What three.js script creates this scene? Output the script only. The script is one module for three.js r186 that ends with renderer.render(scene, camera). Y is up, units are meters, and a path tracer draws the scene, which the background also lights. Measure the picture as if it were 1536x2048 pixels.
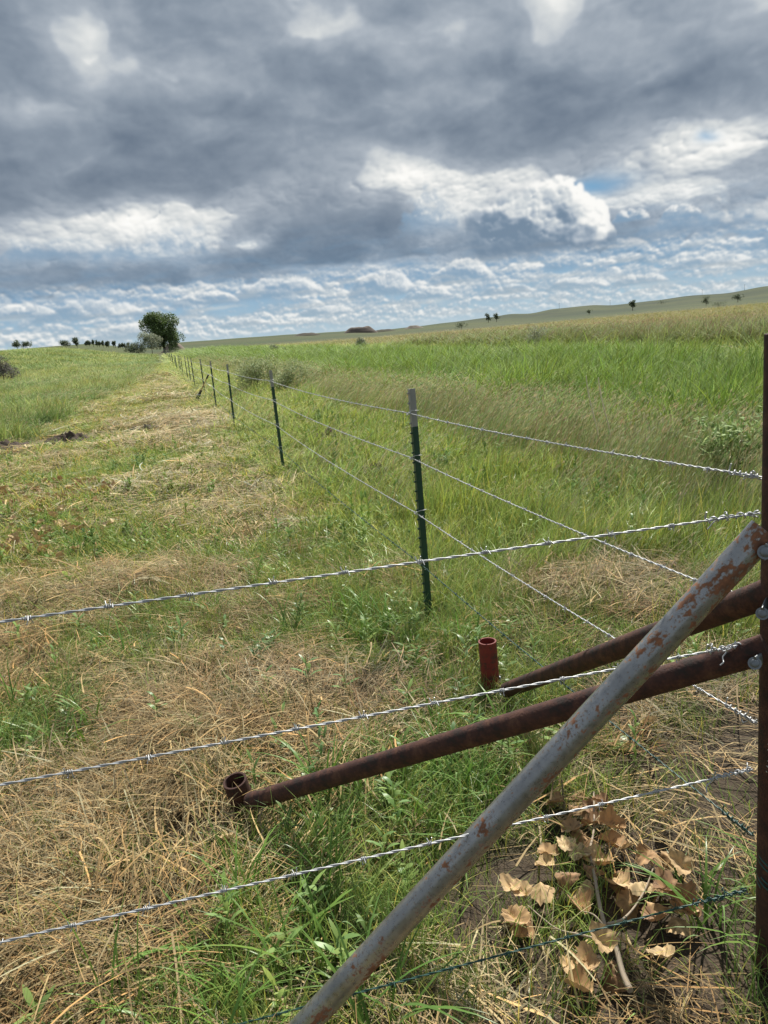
import * as THREE from 'three';
import { mergeGeometries } from 'three/addons/utils/BufferGeometryUtils.js';

// ---------------------------------------------------------------- camera, light, sky
const D2R = Math.PI / 180;
const scene = new THREE.Scene();
const EYE = 1.63;
const camera = new THREE.PerspectiveCamera(68.64, 768 / 1024, 0.05, 9000);
camera.position.set(0, EYE, 0);
camera.rotation.set(-13.4 * D2R, 0, -5.1 * D2R);

const renderer = new THREE.WebGLRenderer({ antialias: true });
renderer.toneMapping = THREE.LinearToneMapping;
const EXPOSURE = 1.4;
renderer.toneMappingExposure = EXPOSURE;
renderer.shadowMap.enabled = true;

const SUN_AZ = 22, SUN_EL = 50;
const sun = new THREE.DirectionalLight(new THREE.Color(1.0, 0.955, 0.87), 5);
const sunDir = new THREE.Vector3(Math.sin(SUN_AZ * D2R) * Math.cos(SUN_EL * D2R), Math.sin(SUN_EL * D2R), -Math.cos(SUN_AZ * D2R) * Math.cos(SUN_EL * D2R));
sun.position.copy(sunDir).multiplyScalar(60);
sun.castShadow = true;
sun.shadow.radius = 2.5;
sun.shadow.mapSize.set(2048, 2048);
Object.assign(sun.shadow.camera, { left: -30, right: 30, top: 30, bottom: -30, near: 1, far: 150 });
scene.add(sun, sun.target);

// ---------------------------------------------------------------- numbers
function rng(seed) { let a = seed >>> 0; return () => { a = (a + 0x6d2b79f5) | 0; let t = Math.imul(a ^ (a >>> 15), 1 | a); t = (t + Math.imul(t ^ (t >>> 7), 61 | t)) ^ t; return ((t ^ (t >>> 14)) >>> 0) / 4294967296; }; }
const PERM = new Uint8Array(512);
{ const r = rng(77), p = [...Array(256).keys()]; for (let i = 255; i > 0; i--) { const j = Math.floor(r() * (i + 1)); [p[i], p[j]] = [p[j], p[i]]; } for (let i = 0; i < 512; i++) PERM[i] = p[i & 255]; }
const GX = new Float64Array(256), GY = new Float64Array(256);
for (let i = 0; i < 256; i++) { GX[i] = Math.cos(i * 2.399963); GY[i] = Math.sin(i * 2.399963); }
function noise(x, y) {
  const xi = Math.floor(x), yi = Math.floor(y), fx = x - xi, fy = y - yi, X = xi & 255, Y = yi & 255;
  const u = fx * fx * fx * (fx * (fx * 6 - 15) + 10), v = fy * fy * fy * (fy * (fy * 6 - 15) + 10);
  const a = PERM[PERM[X] + Y], b = PERM[PERM[X + 1] + Y], c = PERM[PERM[X] + Y + 1], d = PERM[PERM[X + 1] + Y + 1];
  const n0 = GX[a] * fx + GY[a] * fy, n1 = GX[b] * (fx - 1) + GY[b] * fy, n2 = GX[c] * fx + GY[c] * (fy - 1), n3 = GX[d] * (fx - 1) + GY[d] * (fy - 1);
  return 1.45 * (n0 + u * (n1 - n0) + v * (n2 - n0 + u * (n3 - n2 - n1 + n0)));
}
function fbm(x, y, oct = 4, gain = 0.5) { let s = 0, a = 1, t = 0; for (let i = 0; i < oct; i++) { s += a * noise(x, y); t += a; a *= gain; x = x * 2.03 + 17.1; y = y * 2.03 + 5.7; } return s / t; }
function billow(x, y, oct = 5, gain = 0.55) { let s = 0, a = 1, t = 0; for (let i = 0; i < oct; i++) { s += a * Math.abs(noise(x, y)) * 1.75; t += a; a *= gain; const u = x * 1.72 - y * 1.07; y = y * 1.72 + x * 1.07 + 3.1; x = u + 9.3; } return s / t; }
// round heaps: smooth bumps on scattered centres, smaller bumps on larger ones
function heap(x, y, oct = 4, gain = 0.55) {
  let s = 0, a = 1, t = 0;
  for (let i = 0; i < oct; i++) {
    const xi = Math.floor(x), yi = Math.floor(y); let m = 0;
    for (let v = -1; v <= 1; v++) for (let u = -1; u <= 1; u++) { const h = PERM[(PERM[(xi + u) & 255] + yi + v) & 255], g = PERM[h + 91], dx = xi + u + h / 255 - x, dy = yi + v + g / 255 - y, d = 1 - (dx * dx + dy * dy) * (0.75 + PERM[g] / 400); if (d > 0) m += Math.exp(9 * Math.sqrt(d)) - 1; }
    s += a * Math.log(1 + m) / 9; t += a; a *= gain; const u = x * 1.75 - y * 0.98; y = y * 1.75 + x * 0.98 + 3.7; x = u + 11.3;
  }
  return s / t;
}
const clamp = (x, a = 0, b = 1) => (x < a ? a : x > b ? b : x);
const S = (a, b, x) => { const t = clamp((x - a) / (b - a)); return t * t * (3 - 2 * t); };
const mix = (a, b, t) => a + (b - a) * t;
const gauss = (dx, dy) => Math.exp(-(dx * dx + dy * dy));
const C3 = (r, g, b) => new THREE.Color().setRGB(r, g, b);

// ---------------------------------------------------------------- sky: broken cloud, in azimuth and elevation (degrees)
const lin = (v) => { v /= 255; return v <= 0.04045 ? v / 12.92 : Math.pow((v + 0.055) / 1.055, 2.4); };
const RAMP = [[0, 90, 104, 122], [0.2, 110, 124, 141], [0.4, 140, 152, 166], [0.6, 174, 183, 193], [0.8, 214, 218, 219], [1, 250, 249, 245], [1.3, 262, 262, 260]].map(([t, r, g, b]) => [t, lin(r), lin(g), lin(b)]);
// [azimuth, elevation, half width, half height, change of brightness, hard flat base]
const BANKS = [
  [-16, 13.5, 10.8, 3.2, -0.22, 0], [15.4, 13.4, 12.7, 3.4, -0.24, 0], [-1.2, 7.4, 8.4, 2.3, -0.46, 1], [-14.1, 11.3, 7.7, 1.6, -0.2, 0],
  [-20, 5.4, 13, 1.2, -0.36, 1], [26.2, 8.2, 2.9, 1.8, -0.22, 0], [-21.2, 19.7, 3.1, 3.1, -0.16, 0], [-23.2, 10, 3.0, 1.8, -0.3, 0],
  [-1.5, 15.6, 9.6, 2.3, -0.1, 0], [-6.9, 19, 5, 2.2, -0.08, 0], [20, 4.7, 8, 1.7, -0.34, 1], [11, 16.6, 5, 1.6, -0.06, 0], [2, 13.2, 5, 1.2, -0.1, 0],
  [-17.3, 20, 2.2, 1.7, 0.5, 0], [14.2, 19.2, 2.0, 2.1, 0.62, 0], [6.7, 18.3, 3.2, 1.3, 0.3, 0], [-2.1, 19.3, 2.8, 1.1, 0.26, 0], [-13.7, 17.5, 4.8, 0.9, 0.2, 0],
  [2.6, 11.4, 3.4, 1.2, 0.5, 0], [-13.7, 7.9, 4.2, 1.6, 0.3, 0], [-21.1, 8.6, 3.4, 1.2, 0.16, 0], [-7.3, 6.9, 1.2, 0.5, 0.5, 0], [-16, 9.4, 5, 0.9, 0.2, 0],
  [24.4, 10.6, 4, 1.4, 0.5, 0], [5.6, 8.9, 2.6, 2.2, 0.42, 0], [9, 9.8, 3, 1, 0.2, 0], [21.1, 7.4, 6, 0.7, 0.36, 0], [17, 16.8, 3.4, 1, 0.24, 0], [-8, 16.9, 3, 0.8, 0.2, 0], [9.5, 15.4, 3.4, 0.8, 0.2, 0], [-21, 15.6, 3, 0.8, 0.2, 0], [22, 15, 4, 0.9, 0.14, 0], [-9, 14.6, 3, 0.8, 0.12, 0],
];
const CUMULUS = [ // separate heaped clouds: [azimuth, elevation of the base, half width, height]
  [11.8, 4.4, 5.9, 5.2], [-20.8, 6.2, 4.0, 2.3, 1], [-12.9, 6.0, 3.4, 2.8, 1], [-16.4, 6.1, 2.6, 2.0, 1], [5.2, 6.4, 2.4, 3.4, 1], [23.6, 4.6, 4.6, 2.2, 1], [18.9, 5.9, 1.2, 0.9], [22.1, 5.7, 1.3, 0.9], [7.1, 3.0, 2.3, 1.7], [1.2, 2.6, 2.4, 2.0], [-6.2, 3.1, 3.2, 1.5], [-11.5, 3.0, 2.4, 1.0], [-19.5, 2.6, 3.6, 1.4], [-16.8, 1.1, 2.8, 1.1], [4.6, 2.1, 1.8, 0.9], [10.4, 1.9, 2.0, 0.8], [15.2, 1.8, 2.2, 0.9], [19.5, 1.7, 1.8, 0.8], [-3, 1.6, 2.2, 0.7], [24, 2.4, 2.6, 0.8], [-23.6, 3.0, 2.0, 1.0], [-9, 1.3, 1.8, 0.6], [29, 3.2, 2.6, 1.2], [34, 2.0, 3, 1.0], [-29, 2.4, 3, 1.2],
];
// noise whose grain gets finer towards the horizon, as clouds at one height do
function level(a, el, f, q, oct, gain, kind) {
  const L = clamp(Math.log2(15 / (el + 3.2)), 0, 2.2), i = Math.floor(L), t = S(0.2, 0.8, L - i), m = f * 2 ** i;
  const A = t < 1 ? kind(a * m + q + i * 19, el * m * 1.75 + q * 1.7, oct, gain) : 0, B = t > 0 ? kind(a * m * 2 + q + (i + 1) * 19, el * m * 3.5 + q * 1.7, oct, gain) : 0;
  return mix(A, B, t);
}
function skyAt(az, el, out) {
  // away from the view the sky goes on with the same kinds of cloud: the layout is mirrored round the compass
  let a = az; a = ((a + 36) % 144 + 144) % 144; a = (a > 72 ? 144 - a : a) - 36;
  const w1 = level(a, el, 0.11, 3, 4, 0.5, fbm), w2 = level(a, el, 0.11, 31, 4, 0.5, fbm), ws = clamp((el + 3) / 14, 0.3, 1);
  const wx = a + w1 * 2.6 * ws, wy = el + w2 * 1.5 * ws;
  let V = mix(0.57, 0.66, S(3, 11, el));
  const lumpB = fbm(a * 0.35 + 80, el * 0.7, 4);
  for (const b of BANKS) {
    const dx = (wx - b[0]) / b[2], y = b[5] ? wy * 0.3 + (el + w2 * 0.3) * 0.7 : wy, dy = (y - b[1]) / b[3];
    if (Math.abs(dx) > 2.2 || Math.abs(dy) > 2.2) continue;
    let g = Math.exp(-Math.pow(dx * dx + dy * dy, 1.3));
    const dq = dx + (b[5] ? (w2 * 1.1 + lumpB * 0.8 + dy * 0.12) * 0.5 : 0); if (b[5]) g = dy < 0 ? Math.exp(-Math.pow(Math.abs(dq), 2.6)) * S(-1.1, -0.92, dy) : Math.exp(-Math.pow(Math.abs(dq), 2.6) - Math.pow(dy, 2.2));
    V += b[4] * (b[4] < 0 ? 0.9 : 0.85) * g;
  }
  const lump = level(a + w1 * 1.2, el + w2 * 0.8, 0.2, 55, 5, 0.52, fbm), high = S(8, 14, el), over = S(20, 34, el);
  const mass = high > 0 ? level(a + w1 * 2.6, el + w2 * 1.4, 0.12, 12, 4, 0.42, heap) - 0.72 : 0, mass1 = high > 0 ? level(a + w1 * 2.6 + 0.5, el + w2 * 1.4 + 0.6, 0.12, 12, 4, 0.42, heap) - 0.72 : 0;
  V += lump * mix(0.2, 0.2, high) + (mass * -0.75 + clamp(mass - mass1, -0.2, 0.2) * 1.0) * high + over * 0.02;
  // cloud thickness -> brightness: thin edges shine, thick hearts are dark, with a steep step at the rims
  const curve = (d) => d < 0 ? mix(1.0, 0.7, S(-0.4, 0, d)) : d < 0.16 ? mix(0.7, 0.5, S(0, 0.16, d)) : mix(0.5, 0.2, S(0.16, 0.7, d));
  const crag = (x, y) => 0.45 * level(x + w1 * 1.6 * ws, y + w2 * 0.9 * ws, 0.12, 44, 4, 0.5, fbm) + 1.5 * (level(x + w1 * 1.1 * ws, y + w2 * 0.6 * ws, 0.15, 27, 4, 0.5, heap) - 0.74), cr = crag(a, el), cr1 = crag(a + 0.35 * ws, el + 0.4 * ws);
  V = mix(V, curve(0.665 - V + cr * mix(0.28, 0.46, high)) + clamp(cr - cr1, -0.3, 0.3) * 0.28 * (0.4 + high), 0.88);
  // relief: lit from above and right
  const e = 0.3 * ws, r0 = level(wx, wy, 0.26, 71, 5, 0.55, billow), r1 = level(wx + e, wy + e * 0.9, 0.26, 71, 5, 0.55, billow);
  const puff = S(13, 9.5, el), e2 = 0.16 * ws, h0 = puff > 0 ? level(a + w1 * 1.4 * ws, el + w2 * 0.7 * ws, 0.3, 33, 4, 0.6, heap) : 0, h1 = puff > 0 ? level(a + w1 * 1.4 * ws + e2 * 0.8, el + w2 * 0.7 * ws + e2, 0.3, 33, 4, 0.6, heap) : 0;
  V += clamp((r0 - r1) * 1.5, -0.4, 0.4) * mix(0.1, 0.06, high) * (0.3 + 0.9 * clamp(V)) + clamp((h0 - h1) * 2.2, -0.45, 0.45) * puff * (0.12 + 0.75 * S(0.3, 0.75, V)) + (h0 - 0.72) * puff * 0.5 * S(0.35, 0.7, V) + level(a, el, 1.1, 5, 4, 0.6, fbm) * 0.04;
  // clear air between the clouds
  let air = S(5.2, 2.4, el + w2 * 0.6) * 0.74 + 0.95 * gauss((wx - 16.9) / 2.1, (wy - 8.7) / 0.7) + 0.7 * gauss((wx - 23.9) / 0.8, (wy - 10.9) / 0.35);
  air = clamp(air + fbm(a * 0.35, (el + w1 * 0.5) * 1.6, 5) * 0.5 * S(9, 4, el) * S(0, 1.5, el)); if (el > 15) air = 0;
  let ar = mix(lin(176), lin(124), S(0, 5, el)), ag = mix(lin(203), lin(169), S(0, 5, el)), ab = mix(lin(217), lin(204), S(0, 5, el));
  const streak = S(-0.05, 0.45, fbm(a * 0.22 + 7, el * 1.9 + 3, 5)) * S(7, 3, el);
  ar = mix(ar, lin(207), streak * 0.6); ag = mix(ag, lin(214), streak * 0.6); ab = mix(ab, lin(214), streak * 0.6);
  V = clamp(V, 0.02, 1.2);
  const ramp = (v) => { let i = 1; while (i < RAMP.length - 1 && v > RAMP[i][0]) i++; const A = RAMP[i - 1], B = RAMP[i], t = (v - A[0]) / (B[0] - A[0]); out[0] = mix(A[1], B[1], t); out[1] = mix(A[2], B[2], t); out[2] = mix(A[3], B[3], t); };
  ramp(V);
  // bluish air light in front of the low clouds
  const veil = S(10, 0, el) * 0.34, am = clamp(air + veil * (1 - air)); out[0] = mix(out[0], ar, am); out[1] = mix(out[1], ag, am); out[2] = mix(out[2], ab, am);
  // small heaps in rows towards the horizon
  if (el < 5.4) {
    const row = level(a, el, 0.42, 90, 4, 0.56, heap), row2 = level(a + 0.1, el + 0.14, 0.42, 90, 4, 0.56, heap), big = fbm(a * 0.16 + 50, el * 0.9, 3);
    const p = S(0.7, 0.86, row + big * 0.5) * S(0.3, 1.1, el) * S(5.4, 4, el), lt = clamp(0.5 + big * 0.5 + (row - row2) * 4), l = [out[0], out[1], out[2]];
    ramp(mix(0.36, 0.97, lt)); const sh = (1 - lt) * 0.7 + 0.06; out[0] = mix(out[0], ar, sh); out[1] = mix(out[1], ag, sh); out[2] = mix(out[2], ab, sh);
    for (let c = 0; c < 3; c++) out[c] = mix(l[c], out[c], p * 0.95);
  }
  // heaped clouds
  for (let q = 0; q < CUMULUS.length; q++) {
    const [ca, ce, hw, hh, soft] = CUMULUS[q];
    if (Math.abs(a - ca) > hw * 1.5 || el < ce - 0.6 || el > ce + hh * 1.5) continue;
    const fq = (q === 0 ? 1.8 : 1.5) / Math.sqrt(hw), x = (a - ca) / hw, y = (el - ce) / hh;
    const n1 = fbm((a + q * 7) * fq * 0.7, el * fq + q, 3), wob = fbm((a + q * 3) * fq * 2, el * fq * 2.4 + 5, 3) * 0.16;
    const lob = heap((a + wob + q * 13) * fq, (el + wob) * fq * 1.15 + q * 3, q ? 4 : 3, q ? 0.58 : 0.5), lob2 = heap((a + wob + 0.1 + q * 13) * fq, (el + wob + 0.14) * fq * 1.15 + q * 3, q ? 4 : 3, q ? 0.58 : 0.5);
    const top = (q === 0 ? Math.sqrt(Math.max(0, 1 - Math.pow(Math.abs(x - 0.06), 2.4))) * (0.94 + 0.12 * n1) : (1 - Math.pow(Math.abs(x - 0.02), 3) * 0.8) * (0.84 + 0.2 * n1)) + (lob - 0.75) * (q === 0 ? 0.42 : 0.9) + (soft ? n1 * 0.5 + wob * 1.4 : 0);
    const dens = S(0, soft ? 0.5 : q ? 0.17 : mix(0.3, 0.06, S(-0.3, 0.5, x)), top - y) * S(-0.08 - n1 * 0.1, soft ? 0.4 : 0.12, y) * S(1.2, 0.9, Math.abs(x)) * (q === 0 ? S(-1.02, -0.45, x + n1 * 0.3) : 1);
    if (dens <= 0.004) continue;
    const lit = clamp(0.02 + 0.62 * S(0.3, 0.66, y + x * 0.3 + n1 * 0.6) + (lob - lob2) * (1.2 + 1.6 * S(0.1, 0.45, y)) + 0.4 * S(0.3, 0.02, top - y) * S(0.05, 0.3, y) + 0.3 * S(0.4, 0.9, x) * S(0, 0.2, y));
    const l = [out[0], out[1], out[2]];
    ramp(soft ? mix(0.42, 0.98, lit) : mix(q > 0 ? 0.36 : 0.24, 1.06, lit));
    const sh = (1 - lit) * (q > 0 ? 0.55 : 0.2);
    out[0] = mix(out[0], ar, sh); out[1] = mix(out[1], ag, sh); out[2] = mix(out[2], ab, sh);
    const o = dens * (soft ? 0.72 : q > 0 ? 0.75 : 1); for (let c = 0; c < 3; c++) out[c] = mix(l[c], out[c], o);
  }
  // brighter, whiter air right at the horizon
  const hz = S(2, 0, el) * 0.3; out[0] = mix(out[0], lin(192), hz); out[1] = mix(out[1], lin(207), hz); out[2] = mix(out[2], lin(216), hz);
}
{
  const W = 4096, Hh = 2048, data = new Float32Array(W * Hh * 4), o = [0, 0, 0];
  data.fill(1);
  const put = (i, j) => { const q = (j * W + i) * 4; data[q] = o[0] / EXPOSURE; data[q + 1] = o[1] / EXPOSURE; data[q + 2] = o[2] / EXPOSURE; };
  for (let j = 0; j < Hh / 2; j++) for (let i = 0; i < W; i++) { const q = (j * W + i) * 4; data[q] = 0.16; data[q + 1] = 0.18; data[q + 2] = 0.1; }
  const azOf = (i) => { const ph = ((i + 0.5) / W - 0.5) * 2 * Math.PI; return Math.atan2(Math.cos(ph), -Math.sin(ph)) / D2R; };
  for (let j = Hh / 2; j < Hh; j += 4) {
    for (let i = 0; i < W; i += 4) {
      const az = azOf(i + 2), el = ((j + 2) / Hh - 0.5) * 180, fineZone = Math.abs(az) < 38 && el < 28;
      if (fineZone) { for (let b = 0; b < 4; b++) for (let c = 0; c < 4; c++) { skyAt(azOf(i + c), ((j + b + 0.5) / Hh - 0.5) * 180, o); put(i + c, j + b); } }
      else { skyAt(az, el, o); for (let b = 0; b < 4; b++) for (let c = 0; c < 4; c++) put(i + c, j + b); }
    }
  }
  const sky = new THREE.DataTexture(data, W, Hh, THREE.RGBAFormat, THREE.FloatType);
  sky.mapping = THREE.EquirectangularReflectionMapping; sky.magFilter = THREE.LinearFilter; sky.minFilter = THREE.LinearFilter; sky.needsUpdate = true;
  scene.background = sky; scene.environment = sky;
}

// ---------------------------------------------------------------- helpers for things
const taken = new Map();
function numbered(name) { const n = taken.get(name) ?? 0; taken.set(name, n + 1); return n ? name + '_' + String(n).padStart(3, '0') : name; }
function tag(o, label, category, group, kind) { if (label) o.userData.label = label; if (category) o.userData.category = category; if (group) o.userData.group = group; if (kind) o.userData.kind = kind; return o; }
function thing(name, pos, label, category, group, kind) { const g = new THREE.Group(); g.name = numbered(name); if (pos) g.position.set(...pos); scene.add(g); return tag(g, label, category, group, kind); }
function part(name, geo, mat, parent) { const m = new THREE.Mesh(geo, mat); m.name = name; m.castShadow = m.receiveShadow = true; (parent ?? scene).add(m); return m; }
function geom(pos, idx, uv, col) {
  const g = new THREE.BufferGeometry(); g.setAttribute('position', new THREE.Float32BufferAttribute(pos, 3)); if (uv) g.setAttribute('uv', new THREE.Float32BufferAttribute(uv, 2)); if (col) g.setAttribute('color', new THREE.Float32BufferAttribute(col, 3));
  g.setIndex(idx); g.computeVertexNormals(); return g;
}
const V3 = (x, y, z) => new THREE.Vector3(x, y, z);
// a tube along points; r may be a number or a function of 0..1; uv in metres; caps closes the ends
function tube(pts, r, n = 8, caps = true, squash) {
  const pos = [], uv = [], idx = [], N = pts.length, t = V3(), u = V3(), v = V3(), last = V3(); let len = 0;
  for (let i = 0; i < N; i++) {
    t.subVectors(pts[Math.min(i + 1, N - 1)], pts[Math.max(i - 1, 0)]).normalize();
    if (i === 0) { u.set(0, 1, 0); if (Math.abs(t.y) > 0.95) u.set(1, 0, 0); } else u.copy(last);
    u.addScaledVector(t, -u.dot(t)).normalize(); v.crossVectors(t, u); last.copy(u);
    const f = i / (N - 1), rad = typeof r === 'function' ? r(f) : r; if (i) len += pts[i].distanceTo(pts[i - 1]);
    const [su, sv] = squash ? squash(f) : [1, 1];
    for (let k = 0; k <= n; k++) { const a = (k / n) * 2 * Math.PI, cu = Math.cos(a) * rad * su, cv = Math.sin(a) * rad * sv; pos.push(pts[i].x + u.x * cu + v.x * cv, pts[i].y + u.y * cu + v.y * cv, pts[i].z + u.z * cu + v.z * cv); uv.push((k / n) * 2 * Math.PI * Math.max(rad, 0.004), len); }
    if (i) for (let k = 0; k < n; k++) { const a = (i - 1) * (n + 1) + k, b = a + n + 1; idx.push(a, a + 1, b, b, a + 1, b + 1); }
  }
  const g = geom(pos, idx, uv); const nn = g.attributes.normal;
  for (let i = 0; i < N; i++) { const a = i * (n + 1), b = a + n; const x = nn.getX(a) + nn.getX(b), y = nn.getY(a) + nn.getY(b), z = nn.getZ(a) + nn.getZ(b), l = Math.hypot(x, y, z) || 1; nn.setXYZ(a, x / l, y / l, z / l); nn.setXYZ(b, x / l, y / l, z / l); }
  if (!caps) return g;
  const cap = (i, flip) => { const p = [pts[i].x, pts[i].y, pts[i].z], q = [0, 0], id = []; for (let k = 0; k <= n; k++) { const o = (i * (n + 1) + k) * 3; p.push(pos[o], pos[o + 1], pos[o + 2]); q.push(0.01 * k, 0.02); if (k) flip ? id.push(0, k + 1, k) : id.push(0, k, k + 1); } return geom(p, id, q); };
  return mergeGeometries([g, cap(0, false), cap(N - 1, true)]);
}
const line = (a, b, n = 1) => Array.from({ length: n + 1 }, (_, i) => V3().lerpVectors(a, b, i / n));
function bake(geo, x = 0, y = 0, z = 0, ry = 0, s = 1, rx = 0, rz = 0) { return geo.applyMatrix4(new THREE.Matrix4().compose(V3(x, y, z), new THREE.Quaternion().setFromEuler(new THREE.Euler(rx, ry, rz, 'YXZ')), typeof s === 'number' ? V3(s, s, s) : V3(...s))); }

// ---------------------------------------------------------------- the lie of the land
const FA = [-0.262, -0.965], FN = [0.965, -0.262], P0 = [0.19, -4.07];            // the long fence: direction, its right side, its first post
const CORNER = V3(0.88, 0, -1.53);
const fenceS = (x, z) => (x - P0[0]) * FA[0] + (z - P0[1]) * FA[1];
const fenceN = (x, z) => (x - P0[0]) * FN[0] + (z - P0[1]) * FN[1];
const atFence = (s, n) => [P0[0] + FA[0] * s + FN[0] * n, P0[1] + FA[1] * s + FN[1] * n];
const PATCH = { // [x, z, radius, amount]
  bare: [[-0.58, -2.34, 0.14, 0.9], [0.16, -3.9, 0.22, 0.7], [0.52, -1.85, 0.42, 1.1], [0.68, -1.78, 0.24, 0.8], [0.42, -1.62, 0.3, 0.7], [1.35, -2.8, 0.5, 1], [1.12, -2.2, 0.42, 0.9], [0.42, -1.5, 0.33, 0.95], [0.62, -1.42, 0.3, 0.7], [1.38, -4.2, 0.16, 0.9], [-0.45, -2.05, 0.16, 0.5], [-6.5, -15.4, 0.8, 0.8], [-7.6, -15.4, 0.9, 0.8], [-5.0, -15.6, 0.6, 0.6], [-0.76, -11.9, 0.4, 0.8], [-0.07, -8.6, 0.35, 0.8], [0.3, -1.75, 0.2, 0.5]],
  straw: [[-0.7, -3.2, 0.8, 0.8], [-1.2, -2.4, 0.9, 0.9], [-0.3, -2.9, 0.6, 0.5], [-1.0, -4.4, 0.6, 0.5], [-2.4, -5, 1.0, 0.5], [1.55, -4.25, 0.42, 1.2], [1.15, -4.3, 0.4, 0.9], [0.0, -5.2, 0.4, 0.3], [-1.0, -1.8, 0.5, 0.8], [-2.0, -3.9, 0.6, 0.5], [-4.9, -17.5, 1.6, 0.6], [0.15, -1.9, 0.22, 0.6], [1.0, -2.6, 0.5, 0.4]],
  green: [[-0.25, -3.95, 0.5, 0.7], [-0.5, -5.6, 0.7, 0.5], [-2.3, -6.4, 0.5, 0.5], [-1.6, -5.8, 0.4, 0.4], [-1.68, -3.15, 0.3, 1.3], [-1.5, -4.25, 0.5, 1.0], [-0.2, -2.2, 0.36, 1.1], [0.05, -2.05, 0.4, 1.0], [-0.35, -1.62, 0.32, 1.0], [-0.62, -1.55, 0.2, 0.8], [0.3, -2.6, 0.4, 0.7], [-0.7, -5.2, 0.6, 0.6], [0.3, -3.6, 0.5, 0.8], [-3.6, -11.1, 0.7, 0.9], [-2.7, -6.2, 0.4, 0.6], [0.85, -1.66, 0.2, 1.0], [0.95, -1.3, 0.25, 1.2], [-1.55, -2.9, 0.2, 0.7]],
};
const patches = (list, x, z) => { let v = 0; for (const [a, b, r, w] of list) { const dx = (x - a) / r, dz = (z - b) / r, q = dx * dx + dz * dz; if (q < 6) v += w * Math.exp(-q); } return v; };
function land(x, z) {
  const s = fenceS(x, z), n = fenceN(x, z), d = Math.hypot(x, z);
  let h = 1.5 * S(60, 260, s) * S(60, 0, n) + 3.5 * S(18, 175, s) * S(1, 27, -n) + 0.018 * Math.max(0, Math.min(s, 700) - 175) * S(8, 62, -n);
  h -= 0.22 * S(2.5, 8, n) * S(34, 20, n) * S(70, 30, s);
  h += 0.5 * fbm(x * 0.015, z * 0.015, 3) * S(25, 140, d) + 0.05 * fbm(x * 0.35 + 3, z * 0.35, 3) * S(1.5, 9, d);
  if (d < 40) h += 0.026 * fbm(x * 1.1 + 70, z * 1.1, 2) * S(1.2, 3, d) * S(0.3, 1.5, Math.hypot(x + 0.585, z + 2.37)) + 0.022 * fbm(x * 1.7, z * 1.7 + 9, 3) + 0.012 * fbm(x * 6, z * 6, 2) * S(14, 5, d) * (0.4 + patches(PATCH.bare, x, z));
  return h;
}
function zone(x, z) {
  const s = fenceS(x, z), n = fenceN(x, z), d = Math.hypot(x, z), w = fbm(x * 0.5 + 11, z * 0.5, 3), w2 = fbm(x * 1.6, z * 1.6 + 5, 3), nn = n + w * 0.7;
  const edgeL = -mix(4.3, 2.5, S(14, 60, s)) - (s < 11 ? 1.6 : 0);
  const field = S(edgeL + 0.4, edgeL - 0.5, nn) * S(12.5, 15.5, s - w * 1.5);
  const right = S(0.1, 0.9, nn + 0.35 * S(-0.5, 2, s) - 0.8 * S(0.2, -1.4, s));
  const mown = clamp(1 - field - right);
  const bare = clamp(patches(PATCH.bare, x, z) * (0.8 + w2));
  const gp = patches(PATCH.green, x, z), sp = patches(PATCH.straw, x, z);
  let straw = mown * (0.22 + 0.7 * w + 0.45 * w2 + 0.25 * Math.exp(-Math.pow((n + 1) / 0.7, 2)) - 0.2 * S(14, 40, s)) + sp * 0.75 - gp * 0.9;
  straw = clamp(straw);
  const pale = S(2.0, 3.0, nn) * S(5.2, 4.2, nn), lush = S(3.7, 4.6, nn) * S(15.5, 12.5, nn), far = S(17, 21, nn) ;
  return { s, n, nn, d, field, right, mown, bare, straw, gp, sp, pale, lush, far, w, w2 };
}
function landColor(x, z, o) {
  const q = zone(x, z), m = fbm(x * 0.02 + 3, z * 0.05, 4), m2 = fbm(x * 0.11, z * 0.2 + 4, 3);
  let r = mix(0.1, 0.15, q.straw), g = mix(0.115, 0.11, q.straw), b = mix(0.035, 0.055, q.straw);
  const fd = Math.max(q.field, S(30, 60, q.d) * (q.n < -2 ? 1 : 0));
  r = mix(r, 0.135 + 0.04 * m2, fd); g = mix(g, 0.19 + 0.04 * m2, fd); b = mix(b, 0.05, fd);
  const rt = q.right; r = mix(r, 0.09 + 0.03 * m2, rt); g = mix(g, 0.125 + 0.03 * m, rt); b = mix(b, 0.032, rt);
  // tan ripe grass, then the far meadows with cut strips
  if (q.n > 14) {
    const t = S(24, 28, q.nn) * S(80, 50, q.n); r = mix(r, 0.22, t); g = mix(g, 0.185, t); b = mix(b, 0.095, t);
    const f = S(50, 80, q.d) * S(14, 40, q.n); const st = S(-0.05, 0.25, fbm(q.s * 0.004 + 3, q.n * 0.03, 3)); r = mix(r, mix(0.115, 0.19, st) + 0.04 * m, f); g = mix(g, mix(0.165, 0.2, st) + 0.03 * m, f); b = mix(b, mix(0.045, 0.075, st), f);
  }
  r = mix(r, 0.125, q.bare); g = mix(g, 0.097, q.bare); b = mix(b, 0.07, q.bare);
  const v = 0.88 + 0.3 * q.w2; o[0] = clamp(r * v, 0.02, 1); o[1] = clamp(g * v, 0.02, 1); o[2] = clamp(b * v, 0.02, 1);
}
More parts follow.
